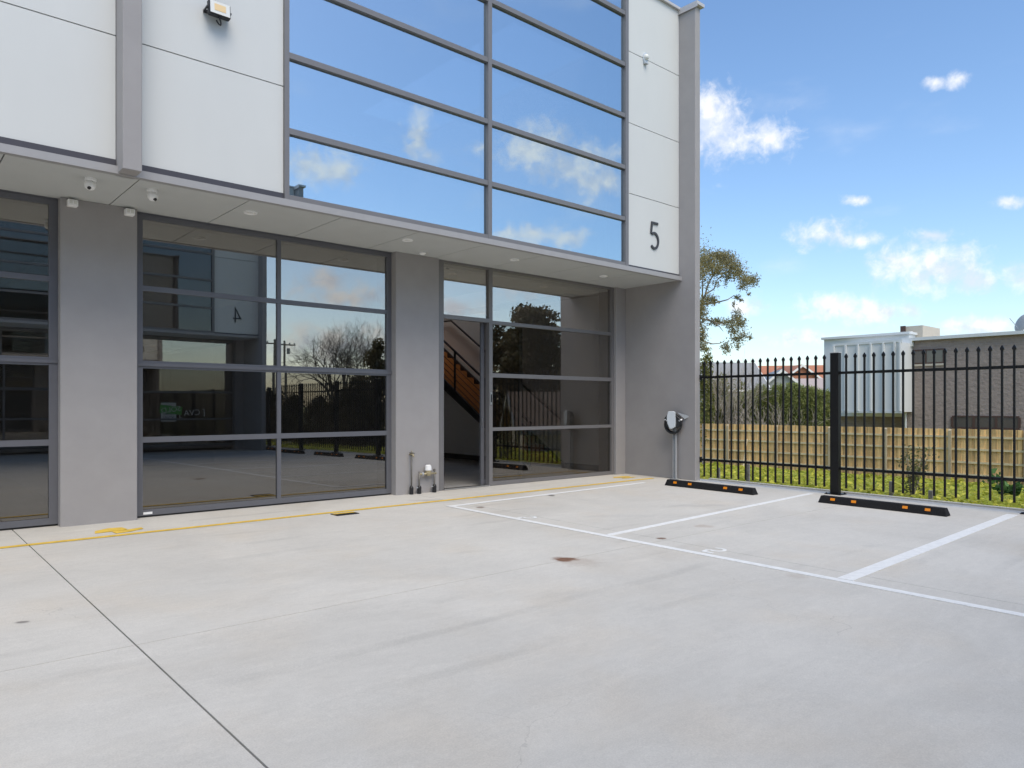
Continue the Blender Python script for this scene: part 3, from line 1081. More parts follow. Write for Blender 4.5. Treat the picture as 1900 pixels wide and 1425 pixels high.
def on_opp(u, v):                                           # pixel seen by reflection in the door glass
    d = ray(u, v)
    t = (0.152 - CY) / d.y
    h = Vector((0, CY, CZ)) + d * t
    d.y = -d.y
    return h + d * ((OG - h.y) / d.y)


p0, p1 = on_opp(300, 779), on_opp(328, 744)
bx0, bx1, bz0, bz1 = p0.x, p1.x, p0.z, p1.z
MB().box(bx0, bx1, OG, OG + 0.004, bz0, bz1).build('board', 'paper', sg)
MB().lathe(((bx0 + bx1) / 2, OG + 0.005, bz0 + (bz1 - bz0) * 0.62), (0, 1, 0), [(0, 0), ((bx1 - bx0) * 0.3, 0), ((bx1 - bx0) * 0.3, 0.002), (0, 0.002)]).build('roundel', 'dark_sign', sg)
w_ = bx1 - bx0
c = Vector(((bx0 + bx1) / 2 + 0.07, OG + 0.009, bz0 + (bz1 - bz0) * 0.62))
t = R(-7)
ca, sa = math.cos(t), math.sin(t)
MB().prism([(c.x + dx * ca - dz * sa, c.y, c.z + dx * sa + dz * ca) for dx, dz in ((-0.34, -0.13), (0.34, -0.13), (0.34, 0.13), (-0.34, 0.13))], (0, 0.003, 0)).build('sold_strip', 'sold_green', sg)
rot = (R(90), R(7), R(180))
text_mesh('sold_lettering', 'SOLD', 0.24, 0.001, 'paper', sg, (c.x, c.y + 0.005, c.z), rot)
text_mesh('agent_lettering', '[CVA]', 0.13, 0.001, 'dark_sign', sg, ((bx0 + bx1) / 2, OG + 0.006, bz0 + 0.12), (R(90), 0, R(180)))
for kz in range(3):
    MB().box(bx0 + 0.06, bx1 - 0.06, OG + 0.005, OG + 0.006, bz0 + 0.215 + kz * 0.03, bz0 + 0.225 + kz * 0.03).build('small_print', 'dark_sign', sg)
p = on_opp(357, 763)
sk = text_mesh('agent_sticker', '[ CVA ]', 0.27, 0.001, 'paper', None, (p.x, OG + 0.003, p.z), (R(90), R(4), R(180)))
tag(sk, 'white bracketed CVA lettering on the opposite entry glass', 'lettering')

# ------------------------------------------------------------------ fixtures on the facade
fl = thing('floodlight', 'black LED floodlight on the white upper wall panel', 'floodlight', (2.79, -1.25, 5.5))
rx = Euler((R(-6), 0, 0)).to_matrix()


def flp(x, y, z):
    return Vector((2.79, -1.355, 5.515)) + rx @ (Vector((x, y, z)) * 0.69)


MB().box(-0.165, 0.165, -0.055, 0.045, -0.115, 0.115, flp).build('housing', 'bplastic', fl, bevel=0.012)
MB().box(-0.148, 0.148, -0.060, -0.054, -0.098, 0.098, flp).build('lens', 'lens', fl)
MB().box(-0.085, 0.085, -0.064, -0.0602, -0.05, 0.055, flp).build('led_array', 'led', fl)
MB().box(-0.188, -0.166, -0.02, 0.11, -0.012, 0.012, flp).box(0.166, 0.188, -0.02, 0.11, -0.012, 0.012, flp).box(-0.188, 0.188, 0.111, 0.149, -0.02, 0.02, flp).build('bracket', 'blacksteel', fl)
MB().tube([flp(-0.01 + 0.045 * math.sin(a), 0.0 + 0.05 * math.cos(a) + 0.04, -0.115 - 0.085 * math.sin(a)) for a in [R(q) for q in range(0, 181, 15)]], 0.008, 6).build('cable', 'blacksteel', fl, smooth=True)

for (x, y, aim, lab) in ((1.671, -0.939, -1, 'white turret camera under the soffit left of the grey pilaster'), (2.245, -0.934, 1, 'white turret camera under the soffit right of the grey pilaster')):
    c_ = thing('security_camera', lab, 'camera', (x, y, 3.6), 'white cameras under the soffit')
    MB().lathe((x, y, 3.6), (0, 0, -1), [(0, 0), (0.052, 0), (0.052, 0.022), (0.046, 0.03), (0, 0.03)]).build('base', 'wplastic', c_, smooth=False)
    MB().lathe((x + 0.005 * aim, y - 0.005, 3.535), (0.25 * aim, -0.3, -1), [(0, -0.045), (0.03, -0.042), (0.05, -0.02), (0.054, 0.005), (0.045, 0.035), (0.03, 0.047), (0, 0.05)]).build('eyeball', 'wplastic', c_, smooth=True)
    MB().lathe((x + 0.012 * aim, y - 0.03, 3.505), (0.5 * aim, -0.6, -0.7), [(0, 0), (0.017, 0), (0.016, 0.026), (0, 0.03)]).build('lens', 'bplastic', c_)
for (x, lab) in ((1.676, 'small white sensor box at the pier top beside the left door'), (2.246, 'small white sensor box at the pier top beside the middle door')):
    s_ = thing('sensor_box', lab, 'sensor', (x, 0.0, 3.5), 'white sensor boxes on the pier')
    MB().box(x - 0.05, x + 0.05, -0.085, -0.001, 3.50, 3.575).build('housing', 'wplastic', s_, bevel=0.008)
    MB().box(x - 0.035, x - 0.006, -0.089, -0.0855, 3.525, 3.56).build('window', 'lens', s_)
    MB().box(x + 0.006, x + 0.035, -0.089, -0.0855, 3.525, 3.56).build('window', 'lens', s_)
for (x, y, lab) in ((3.379, -0.731, 'round downlight in the soffit near the pilaster'), (5.556, -0.747, 'round downlight in the soffit above the water meter pier'), (7.557, -0.711, 'round downlight in the soffit above the open door'), (9.685, -0.665, 'round downlight in the soffit beside the blade wall')):
    d_ = thing('downlight', lab, 'downlight', (x, y, 3.6), 'downlights in the soffit')
    MB().lathe((x, y, 3.6005), (0, 0, -1), [(0.052, 0), (0.078, 0), (0.074, 0.014), (0.056, 0.012), (0.052, 0)], 24).build('trim_ring', 'wplastic', d_)
    MB().lathe((x, y, 3.6), (0, 0, -1), [(0, 0.0), (0.047, 0.0), (0.047, 0.003), (0, 0.003)], 20).build('lens', 'lens', d_)
sm = MB().lathe((6.183, -0.195, 3.6), (0, 0, -1), [(0, 0), (0.05, 0), (0.048, 0.016), (0.03, 0.034), (0, 0.038)], 20).build('motion_detector', 'wplastic', None, smooth=True)
tag(sm, 'small white dome detector under the soffit by the pier', 'detector')
bl = thing('bulkhead_light', 'pale oval wall light high on the narrow white panels', 'wall light', (10.085, -1.25, 7.32))
MB().prism([(10.085 + 0.055 * math.cos(a), -1.252, 7.33 + 0.10 * math.sin(a)) for a in [R(q) for q in range(0, 360, 20)]], (0, -0.03, 0)).build('base', 'gplastic', bl)
MB().lathe((10.085, -1.282, 7.345), (0, -1, 0), [(0, 0.05), (0.025, 0.046), (0.045, 0.03), (0.05, 0.0)], 16).build('lens', 'lens', bl, smooth=True)
MB().box(10.05, 10.12, -1.31, -1.253, 7.225, 7.24).build('visor', 'galv', bl)

# water meter and tap on the pier
wm = thing('water_meter', 'white capped water meter on thin pipes at the pier foot', 'water meter', (6.4, -0.06, 0))


def py(u, v, y=-0.06):
    return onY(u, v, y)


a0, a1 = py(778, 880), py(809, 877)
a1.z = a0.z
MB().tube([a0, a1], 0.016).build('pipe', 'brass', wm, smooth=True)
MB().tube([(a0.x, a0.y, 0.0), a0 + Vector((0, 0, 0.04))], 0.013).build('pipe', 'copper', wm, smooth=True)
MB().tube([(a1.x - 0.03, a1.y, 0.0), (a1.x - 0.03, a1.y, a1.z + 0.04)], 0.013).build('pipe', 'copper', wm, smooth=True)
for xx in (a0.x, a1.x - 0.03):
    MB().lathe((xx, a0.y, 0.0), (0, 0, 1), [(0, 0), (0.032, 0), (0.032, 0.10), (0.02, 0.12), (0, 0.12)], 12).build('pipe_lagging', 'bplastic', wm)
    MB().tube([(xx - 0.06, a0.y - 0.005, 0.09), (xx + 0.01, a0.y - 0.005, 0.09)], 0.008, 6).build('valve_lever', 'galv', wm)
cm = py(794.5, 880)
cm.z = a0.z
MB().lathe(cm, (0, 0, 1), [(0, -0.03), (0.03, -0.03), (0.043, 0.0), (0.045, 0.05), (0, 0.05)], 18).build('meter_body', 'brass', wm, smooth=False)
MB().lathe(cm + Vector((0, 0, 0.05)), (0, 0, 1), [(0, 0), (0.05, 0), (0.052, 0.012), (0.046, 0.07), (0.03, 0.085), (0, 0.085)], 18).build('meter_cap', 'wplastic', wm)
MB().lathe((a1.x - 0.03, a1.y, a1.z + 0.035), (0, 0, 1), [(0, 0), (0.018, 0), (0.018, 0.03), (0, 0.035)], 8).build('valve', 'copper', wm)
MB().lathe(a0, (1, 0, 0), [(0, 0.045), (0.026, 0.045), (0.026, 0.075), (0, 0.075)], 6).build('pipe_nut', 'galv', wm)
tp = thing('garden_tap', 'thin riser pipe with cross handle tap on the pier', 'tap', (6.13, -0.05, 0))
b0, b1 = py(763.5, 912, -0.05), py(763.5, 842, -0.05)
MB().tube([(b0.x, -0.05, 0), (b0.x, -0.05, b1.z)], 0.012).build('riser', 'copper', tp, smooth=True)
MB().lathe((b0.x, -0.05, 0.0), (0, 0, 1), [(0, 0), (0.03, 0), (0.03, 0.1), (0.016, 0.12), (0, 0.12)], 12).build('pipe_lagging', 'bplastic', tp)
MB().tube([(b0.x, 0.0, b1.z - 0.01), (b0.x, -0.09, b1.z - 0.01), (b0.x, -0.11, b1.z - 0.04)], 0.013).build('spout', 'brass', tp, smooth=True)
MB().tube([(b0.x, -0.06, b1.z), (b0.x, -0.06, b1.z + 0.05)], 0.007).build('spindle', 'brass', tp)
MB().tube([(b0.x - 0.04, -0.06, b1.z + 0.02), (b0.x + 0.05, -0.06, b1.z + 0.005)], 0.008).tube([(b0.x, -0.02, b1.z + 0.012), (b0.x, -0.1, b1.z + 0.012)], 0.007).build('cross_handle', 'copper', tp)

# EV charger on its post against the blade wall
ev = thing('car_charger', 'pale grey car charger with coiled black cable on a thin steel post', 'charger', (11.0, -1.2, -0.014))
MB().box(10.985, 11.03, -1.245, -1.232, -0.013, 1.15).box(10.985, 11.03, -1.19, -1.177, -0.013, 1.15).box(11.018, 11.03, -1.2315, -1.1905, -0.013, 1.15).build('post', 'galv', ev)
MB().box(10.95, 11.06, -1.28, -1.14, -0.012, -0.004).build('base_plate', 'galv', ev)
evm = Matrix.Translation((10.945, -1.205, -0.005)) @ Matrix.Rotation(R(-70), 4, 'Z') @ Matrix.Diagonal((1.28, 1.0, 1.0, 1.0))     # local -y faces the driveway


def evp(x, y, z):
    return evm @ Vector((x, y, z))


hood = [(-0.12, 0.98), (-0.115, 1.10), (-0.06, 1.19), (0.03, 1.205), (0.10, 1.15), (0.13, 1.07), (0.125, 0.97), (0.06, 0.92), (-0.07, 0.92)]
MB().prism([evp(x, -0.015, z) for x, z in hood], evm.to_3x3() @ Vector((0, 0.06, 0))).build('back_shell', 'bplastic', ev, bevel=0.006)
body = [(-0.045, 1.225), (0.035, 1.228), (0.052, 1.21), (0.054, 1.10), (0.058, 0.99), (0.052, 0.94), (0.0, 0.905), (-0.025, 0.915), (-0.055, 1.0), (-0.066, 1.07), (-0.064, 1.14)]
MB().prism([evp(x, -0.017, z) for x, z in body], evm.to_3x3() @ Vector((0, -0.075, 0))).build('charger_body', 'gplastic', ev, bevel=0.012, seg=2)
coil = []
for turn in range(3):
    ring = []
    for q in range(0, 360, 15):
        a = R(q)
        rx_, rz_ = 0.118 - 0.006 * turn, 0.16 - 0.008 * turn
        ring.append(evp(0.012 + rx_ * math.cos(a), 0.012 + 0.028 * turn - 0.03, 0.985 + rz_ * math.sin(a)))
    MB().tube(ring, 0.017, 8, closed=True).build('cable_coil', 'bplastic', ev, smooth=True)
for sx in (-1, 1):
    a = R(30) if sx > 0 else R(150)
    p = evp(0.012 + 0.118 * math.cos(a), -0.0, 0.985 + 0.16 * math.sin(a))
    MB().lathe(p, evm.to_3x3() @ Vector((-sx * 0.12 * math.sin(a), 0, 0.16 * abs(math.cos(a)))), [(0, -0.012), (0.034, -0.012), (0.034, 0.012), (0, 0.012)], 10).build('cable_tie', 'wplastic', ev)
MB().prism([evp(0.06, 0.03, 1.205), evp(0.215, 0.03, 1.15), evp(0.225, 0.03, 1.125), evp(0.17, 0.03, 1.085)], evm.to_3x3() @ Vector((0, 0.006, 0))).build('side_plate', 'galv', ev)

# drain grate by the walkway line
c = onG(640, 953.5)
gr = thing('drain_grate', 'small dark slotted drain crossed by the yellow walkway line', 'drain', (c.x, c.y, SLOPE * c.y))
gh = SLOPE * c.y
w2, d2_ = 0.15, 0.09
MB().box(c.x - w2, c.x + w2, c.y - d2_, c.y - d2_ + 0.015, gh + 0.0005, gh + 0.006).box(c.x - w2, c.x + w2, c.y + d2_ - 0.015, c.y + d2_, gh + 0.0005, gh + 0.006).box(c.x - w2, c.x - w2 + 0.015, c.y - d2_ + 0.015, c.y + d2_ - 0.015, gh + 0.0005, gh + 0.006).box(c.x + w2 - 0.015, c.x + w2, c.y - d2_ + 0.015, c.y + d2_ - 0.015, gh + 0.0005, gh + 0.006).build('frame', 'iron', gr)
MB().box(c.x - w2 + 0.015, c.x + w2 - 0.015, c.y - d2_ + 0.015, c.y + d2_ - 0.015, gh + 0.0004, gh + 0.0016).build('sump', 'bplastic', gr)
for k in range(7):
    x = c.x - w2 + 0.03 + k * 0.04
    MB().box(x - 0.008, x + 0.008, c.y - d2_ + 0.016, c.y + d2_ - 0.016, gh + 0.0017, gh + 0.0055).build('bar', 'iron', gr)
MB().box(c.x - w2 + 0.01, c.x + w2, c.y + 0.012, c.y + 0.075, gh + 0.0062, gh + 0.0072).build('paint_stripe', 'yellow_paint', gr)

# ------------------------------------------------------------------ wheel stops
STOP_LABELS = {0: 'black rubber wheel stop by the car charger post', 1: 'black rubber wheel stop beside the fence post base'}
proto = None
stops = [(10.145, -2.505), (10.16, -5.15), (10.15, -7.7), (10.15, -10.2), (10.15, -12.7), (10.15, -14.6)]
for k, (x, y) in enumerate(stops):
    z = SLOPE * y
    lab = STOP_LABELS.get(k, 'black rubber wheel stop of the bays mirrored in the door glass')
    w = thing('wheel_stop', lab, 'wheel stop', (x, y, z), 'wheel stops at the parking bays')
    L2 = 0.825
    bm = MB()

    def wp(a, b, c_):
        s = 1 - 0.03 * (c_ > 0.05)
        return Vector((x + a, y + b, z + 0.0005 + c_ + SLOPE * b))
    v = [bm.bm.verts.new(wp(a, b, c_)) for (a, b, c_) in ((-0.075, -L2, 0), (0.075, -L2, 0), (0.045, -L2 + 0.03, 0.10), (-0.045, -L2 + 0.03, 0.10), (-0.075, L2, 0), (0.075, L2, 0), (0.045, L2 - 0.03, 0.10), (-0.045, L2 - 0.03, 0.10))]
    for q in ((0, 1, 2, 3), (4, 7, 6, 5), (0, 3, 7, 4), (1, 5, 6, 2), (3, 2, 6, 7), (0, 4, 5, 1)):
        bm.bm.faces.new([v[i] for i in q])
    bm.build('body', 'rubber', w, bevel=0.006)
    for dy in (-0.60, -0.33, 0.33, 0.62):
        pts = [wp(-0.0755 + 0.03 * (zz / 0.1), dy + dd, zz) + Vector((-0.004, 0, 0.001)) for dd, zz in ((-0.032, 0.045), (0.032, 0.045), (0.032, 0.078), (-0.032, 0.078))]
        MB().prism(pts, (0.008, 0, 0.0)).build('reflector', 'amber', w)

# ------------------------------------------------------------------ black steel picket fence
fen = thing('picket_fence', 'black steel picket fence with pointed tops along the parking bays', 'fence', (11.2, -1.6, 0))
FXP = 11.2
pm = MB()
hw = 0.0125
zt = 2.12
pm.box(-hw, hw, -hw, hw, 0.058, zt - 0.10)
# pressed spear: neck, shoulders, point
bm = pm.bm
lev = [(0.0125, zt - 0.0999), (0.013, zt - 0.075), (0.024, zt - 0.055), (0.021, zt - 0.035), (0.003, zt)]
rings = []
for r_, z in lev:
    rings.append([bm.verts.new((a * min(r_, 0.013), b * r_, z)) for a, b in ((-1, -1), (1, -1), (1, 1), (-1, 1))])
for A, B_ in zip(rings, rings[1:]):
    for k in range(4):
        bm.faces.new((A[k], A[(k + 1) % 4], B_[(k + 1) % 4], B_[k]))
bm.faces.new(rings[-1])
pic = pm.build('picket', 'fence', fen)
pic_me = pic.data
bpy.data.objects.remove(pic)
posts = [-4.056 - 2.56 * k for k in range(8)]
spans = [(-1.60, -3.99)] + [(p - 0.065, p - 2.56 + 0.065) for p in posts[:-1]]
first = True
for k, (a, b) in enumerate(spans):
    ys_ = [-1.705 - 0.1365 * i for i in range(17)] if k == 0 else [posts[k - 1] - 0.173 - 0.1363 * i for i in range(17)]
    dz = SLOPE * (posts[k - 1] + 4.0) * 0.6 if k > 1 else 0.0
    for y in ys_:
        o = bpy.data.objects.new('picket', pic_me)
        o.location = (FXP, y, dz)
        link(o, fen)
    for z in (1.828, 0.355):
        MB().box(FXP + hw + 0.0005, FXP + hw + 0.0385, b, a, z - 0.02 + dz, z + 0.02 + dz).build('rail', 'fence', fen)
for y in posts:
    dz = SLOPE * (y + 4.0) * 0.6 if y < -5 else 0.0
    MB().box(FXP - 0.03, FXP + 0.07, y - 0.0645, y + 0.0645, -0.06 + SLOPE * (y + 4.0), 2.136 + dz).build('post', 'fence', fen, bevel=0.004)
    MB().box(FXP - 0.035, FXP + 0.075, y - 0.0695, y + 0.0695, 2.1365 + dz, 2.146 + dz).build('post_cap', mat('cap_aluminium', (0.55, 0.55, 0.53), 0.4) if y == posts[0] else 'cap', fen)
    zb_ = SLOPE * y
    MB().box(FXP - 0.09, FXP + 0.13, y - 0.125, y + 0.125, zb_ + 0.0005, zb_ + 0.012).build('base_plate', 'fence', fen)
    for sx in (-0.07, 0.11):
        for sy in (-0.1, 0.1):
            MB().lathe((FXP + sx, y + sy, zb_ + 0.0121), (0, 0, 1), [(0, 0), (0.014, 0), (0.014, 0.014), (0, 0.014)], 6).build('bolt', 'fence', fen)
for z in (1.828, 0.355):
    MB().box(FXP + 0.0, FXP + 0.055, -1.6195, -1.6085, z - 0.05, z + 0.05).build('wall_bracket', 'fence', fen)

# ------------------------------------------------------------------ timber paling fence
XT, ZT, ZB = 28.0, 0.53, -1.55
tf = thing('paling_fence', 'golden treated pine paling fence beyond the weeds', 'fence', (XT, 3, -1.42))
pme = MB().box(-0.008, 0.008, -0.05, 0.05, ZB, ZT).build('paling', 'paling', tf)
pm_ = pme.data
bpy.data.objects.remove(pme)
y = -7.0
k = 0
while y < 16.0:
    o = bpy.data.objects.new('paling', pm_)
    o.location = (XT + (0.0 if k % 2 else 0.017), y, random.uniform(-0.008, 0.008))
    o.rotation_euler = (random.uniform(-0.004, 0.004), 0, 0)
    link(o, tf)
    y += 0.088
    k += 1
tposts = [onX(u, 795, XT).y for u in (1352, 1443, 1541, 1645, 1764)]
sp = 2.2
tposts = tposts + [tposts[0] + sp * (i + 1) for i in range(3)] + [tposts[-1] - sp * (i + 1) for i in range(3)]
for y in sorted(tposts):
    MB().box(XT - 0.12, XT - 0.046, y - 0.045, y + 0.045, ZB, ZT - 0.06).prism([(XT - 0.12, y - 0.045, ZT - 0.0599), (XT - 0.046, y - 0.045, ZT - 0.0599), (XT - 0.046, y - 0.045, ZT - 0.01)], (0, 0.09, 0)).build('post', 'ppost', tf)
for z in (ZT - 0.27, -0.16, -0.60, -1.02):
    MB().box(XT - 0.0455, XT - 0.0085, -7.05, 16.05, z - 0.035, z + 0.035).build('rail', 'prail', tf)
MB().box(XT - 0.034, XT - 0.0085, -7.05, 16.05, ZB, ZB + 0.22).build('plinth', 'prail', tf)
br = tag(MB().tube([onX(1386, 815, XT - 0.13), onX(1379, 868, XT - 0.8)], 0.03, 4).build('loose_batten', 'prail'), 'thin pale batten leaning on the paling fence', 'batten')
# short side return of the paling fence next to the blade wall
tr_ = thing('paling_fence', 'short grey weathered paling fence panel beside the blade wall edge', 'fence', (24.0, 9.4, -1.3))
for k in range(9):
    d = 26.2 + k * 0.12
    p = onD(1304, 786, 27.6 + 0.12 * k)
    MB().box(p.x - 0.04, p.x + 0.05, p.y - 0.009, p.y + 0.009, -1.45, 0.62).build('paling', 'stake', tr_)

# ------------------------------------------------------------------ weeds and plants beyond the fence
def ground_cover():
    pts = []
    N = 95000
    t = rng.uniform(0, 1, N) ** 1.25
    x = 11.56 + t * 16.2
    y = rng.uniform(-24, 15, N)
    keep = ~((x < 13) & (y > -1.4) & (x < 11.3))
    x, y = x[keep], y[keep]
    cl = 0.5 + 0.5 * np.sin(x * 1.7 + 1.3 * np.sin(y * 1.1)) * np.cos(y * 1.5 + np.sin(x * 0.8))
    cl2 = 0.5 + 0.5 * np.sin(x * 4.3 + y * 2.1) * np.cos(y * 5.1 - x)
    h = 0.07 + 0.16 * cl + 0.09 * cl2
    edge = np.clip((x - 11.5) / 0.6, 0.25, 1)
    zg_ = np.array([terrain_z(a, b) for a, b in zip(x, y)])
    z = zg_ + h * edge * rng.uniform(0.15, 1.0, len(x)) ** 0.7
    P = np.stack([x, y, z], 1)
    near = x < 17
    o1 = leaves('ground_cover', P[near], 0.10, 'limeleaf', aspect=0.8, up=0.85)
    o2 = leaves('ground_cover', P[~near], 0.17, 'limeleaf', aspect=0.75, up=0.85)
    tag(o1, 'lime green leafy weeds covering the verge by the black fence', 'weeds', kind='stuff')
    tag(o2, 'lime green weeds running down to the paling fence', 'weeds', kind='stuff')


ground_cover()


def plant(name, label, base, h, spread, n, m, stemm, leafsize, group=None, nst=7):
    t = thing(name, label, 'plant', base, group)
    P = []
    for k in range(nst):
        a = random.uniform(0, 6.28)
        tip = Vector(base) + Vector((math.cos(a) * spread * random.uniform(0.2, 1), math.sin(a) * spread * random.uniform(0.2, 1), h * random.uniform(0.65, 1)))
        mid = Vector(base).lerp(tip, 0.5) + Vector((random.uniform(-.05, .05), random.uniform(-.05, .05), 0.04))
        MB().tube([base, mid, tip], [0.008, 0.006, 0.003], 4).build('stem', stemm, t)
        for i in range(n // nst):
            f = random.uniform(0.1, 1) ** 0.7
            p = Vector(base).lerp(mid, f * 2) if f < 0.5 else mid.lerp(tip, f * 2 - 1)
            P.append(p + Vector((random.gauss(0, .06), random.gauss(0, .06), random.gauss(0, .05))))
    lf = leaves('foliage', P, leafsize, m, t, aspect=0.5)
    return t


p = onX(1690, 925, 12.3)
plant('dry_weed', 'tall dry brown weed standing behind the fence pickets', (12.3, p.y, terrain_z(12.3, p.y)), 0.95, 0.35, 480, 'weedleaf', 'twig', 0.06, nst=10)
p = onX(1868, 905, 17.0)
plant('leafy_weed', 'dark green broad leaved weed among the lime weeds', (17.0, p.y, terrain_z(17, p.y)), 0.55, 0.5, 160, 'greenleaf', 'twig', 0.17)
for (u, v, vt, lab) in ((1333, 893, 868, 'grey stub stake in the weeds closest to the blade wall'), (1388, 896, 861, 'grey stub stake behind the wheel stop by the charger'), (1654, 921, 893, 'grey stub stake behind the wheel stop near the fence post'), (1727, 930, 910, 'short broad grey stake beside the dry brown weed')):
    p = onX(u, v, 11.95)
    zt_ = onX(u, vt, 11.95).z
    s = MB().box(11.93, 11.97, p.y - 0.03, p.y + 0.03, terrain_z(11.95, p.y) - 0.03, zt_).build('timber_stake', 'stake', bevel=0.004)
    tag(s, lab, 'stake', 'stub stakes on the verge')

# ------------------------------------------------------------------ neighbouring house behind the paling fence
XH = 40.0
nh = thing('brick_house', 'dark brown brick house with a pale metal clad upper box', 'house', (44, 3, -1.6))
wy0, wy1 = -12.0, onX(1679, 700, XH).y
roof_z = 4.62
MB().box(XH, XH + 9, wy0, wy1, -1.7, roof_z).build('wall', 'blockwork', nh)
MB().box(XH + 1.2, XH + 9, wy1 + 0.005, onX(1550, 700, XH + 1.2).y, -1.7, 1.3).build('wall', 'blockwork', nh)
MB().box(XH - 0.25, XH + 9.2, wy0 - 0.2, wy1 + 0.1, roof_z + 0.005, roof_z + 0.16).build('roof_fascia', 'cladtrim', nh)


def hwin(u0, u1, v0, v1, nm):
    a, b = onX(u0, v0, XH), onX(u1, v1, XH)
    w = sub('window', nh)
    MB().box(XH - 0.03, XH - 0.002, b.y, a.y, b.z, a.z).build('glass', 'hglass', w)
    f = 0.07
    MB().box(XH - 0.06, XH - 0.031, b.y, a.y, a.z - f, a.z).box(XH - 0.06, XH - 0.031, b.y, a.y, b.z, b.z + f).build('frame', 'brownframe', w)
    for i in range(nm + 1):
        y = a.y + (b.y - a.y) * i / nm
        MB().box(XH - 0.062, XH - 0.032, y - 0.05, y + 0.05, b.z + f, a.z - f).build('mullion', 'brownframe', w)
    MB().box(XH - 0.09, XH - 0.002, b.y - 0.05, a.y + 0.05, b.z - 0.1, b.z - 0.002).build('sill', 'beige' if nm == 2 else 'brownframe', w)


hwin(1684, 1752, 650, 674, 2)
hwin(1767, 1892, 771, 797, 3)
# clad box
XBX = 38.6
bxa, bxb = onX(1546, 700, XBX).y, onX(1673, 700, XBX).y
zb0, zb1 = onX(1600, 764, XBX).z, onX(1600, 639, XBX).z
MB().box(XBX, XH + 4, bxb, bxa, zb0, zb1).build('clad_box', 'clad', nh)
ya2 = onX(1529, 700, XH + 0.6).y
MB().box(XH + 0.6, XH + 4, bxb + 0.4, ya2, onX(1540, 772, XH + 0.6).z, 5.05).build('clad_box', 'clad', nh)
MB().box(XH + 0.4, XH + 4.1, bxb + 0.3, ya2 + 0.08, 5.051, 5.17).build('box_flashing', 'cladtrim', nh)
MB().box(XBX - 0.05, XBX - 0.001, bxb - 0.03, bxa + 0.03, zb1, zb1 + 0.12).build('box_flashing', 'cladtrim', nh)
MB().box(XBX - 0.05, XBX - 0.001, bxb - 0.03, bxa + 0.03, zb0 - 0.06, zb0 + 0.05).build('box_flashing', 'cladtrim', nh)
for u in (1548, 1570, 1593, 1617, 1640, 1661, 1671):
    y = onX(u, 700, XBX).y
    MB().box(XBX - 0.14, XBX - 0.001, y - 0.04, y + 0.04, zb0 + 0.051, zb1 - 0.001).build('cladding_rib', 'clad', nh)
a, b = onX(1677, 606, XH + 1.5), onX(1712, 634, XH + 1.5)
MB().box(XH + 1.5, XH + 4, b.y, a.y, roof_z + 0.16, a.z).build('chimney', 'beige', nh)
MB().box(XH + 1.42, XH + 1.499, a.y - 0.1, a.y + 0.15, roof_z + 0.16, a.z + 0.03).build('chimney_trim', 'brownframe', nh)
p = onX(1690, 622, XH + 1.3)
MB().tube([(XH + 1.3, p.y, roof_z + 0.16), (XH + 1.3, p.y, p.z + 0.2)], 0.09, 10).build('flue', 'barge', nh)
p = onX(1680, 637, XH - 0.15)
MB().box(XH - 0.3, XH - 0.001, p.y - 0.35, p.y + 0.15, p.z - 0.18, p.z + 0.16).build('rain_head', 'clad', nh)
MB().tube([(XH - 0.12, p.y, p.z - 0.18), (XH - 0.12, p.y, -1.6)], 0.05, 8).build('downpipe', 'clad', nh)
dp = onX(1893, 598, XH + 1.0)
dsh = thing('satellite_dish', 'grey satellite dish on the brick house roof', 'satellite dish', (dp.x, dp.y, roof_z + 0.16))
dd = Vector((-0.75, 0.6, 0.35)).normalized()
MB().lathe(dp, -dd, [(0, 0), (0.2, 0.015), (0.36, 0.06), (0.44, 0.10), (0.455, 0.10), (0.37, 0.05), (0.2, 0.0), (0, -0.015)], 24).build('dish', 'dish', dsh, smooth=True)
MB().tube([dp, (dp.x + 0.1, dp.y - 0.25, dp.z - 0.3), (dp.x, dp.y - 0.2, roof_z + 0.161)], 0.03, 6).build('mast', 'galv', dsh)
MB().tube([dp + Vector((0, 0, -0.4)), dp + dd * 0.55], 0.015, 5).build('feed_arm', 'galv', dsh)


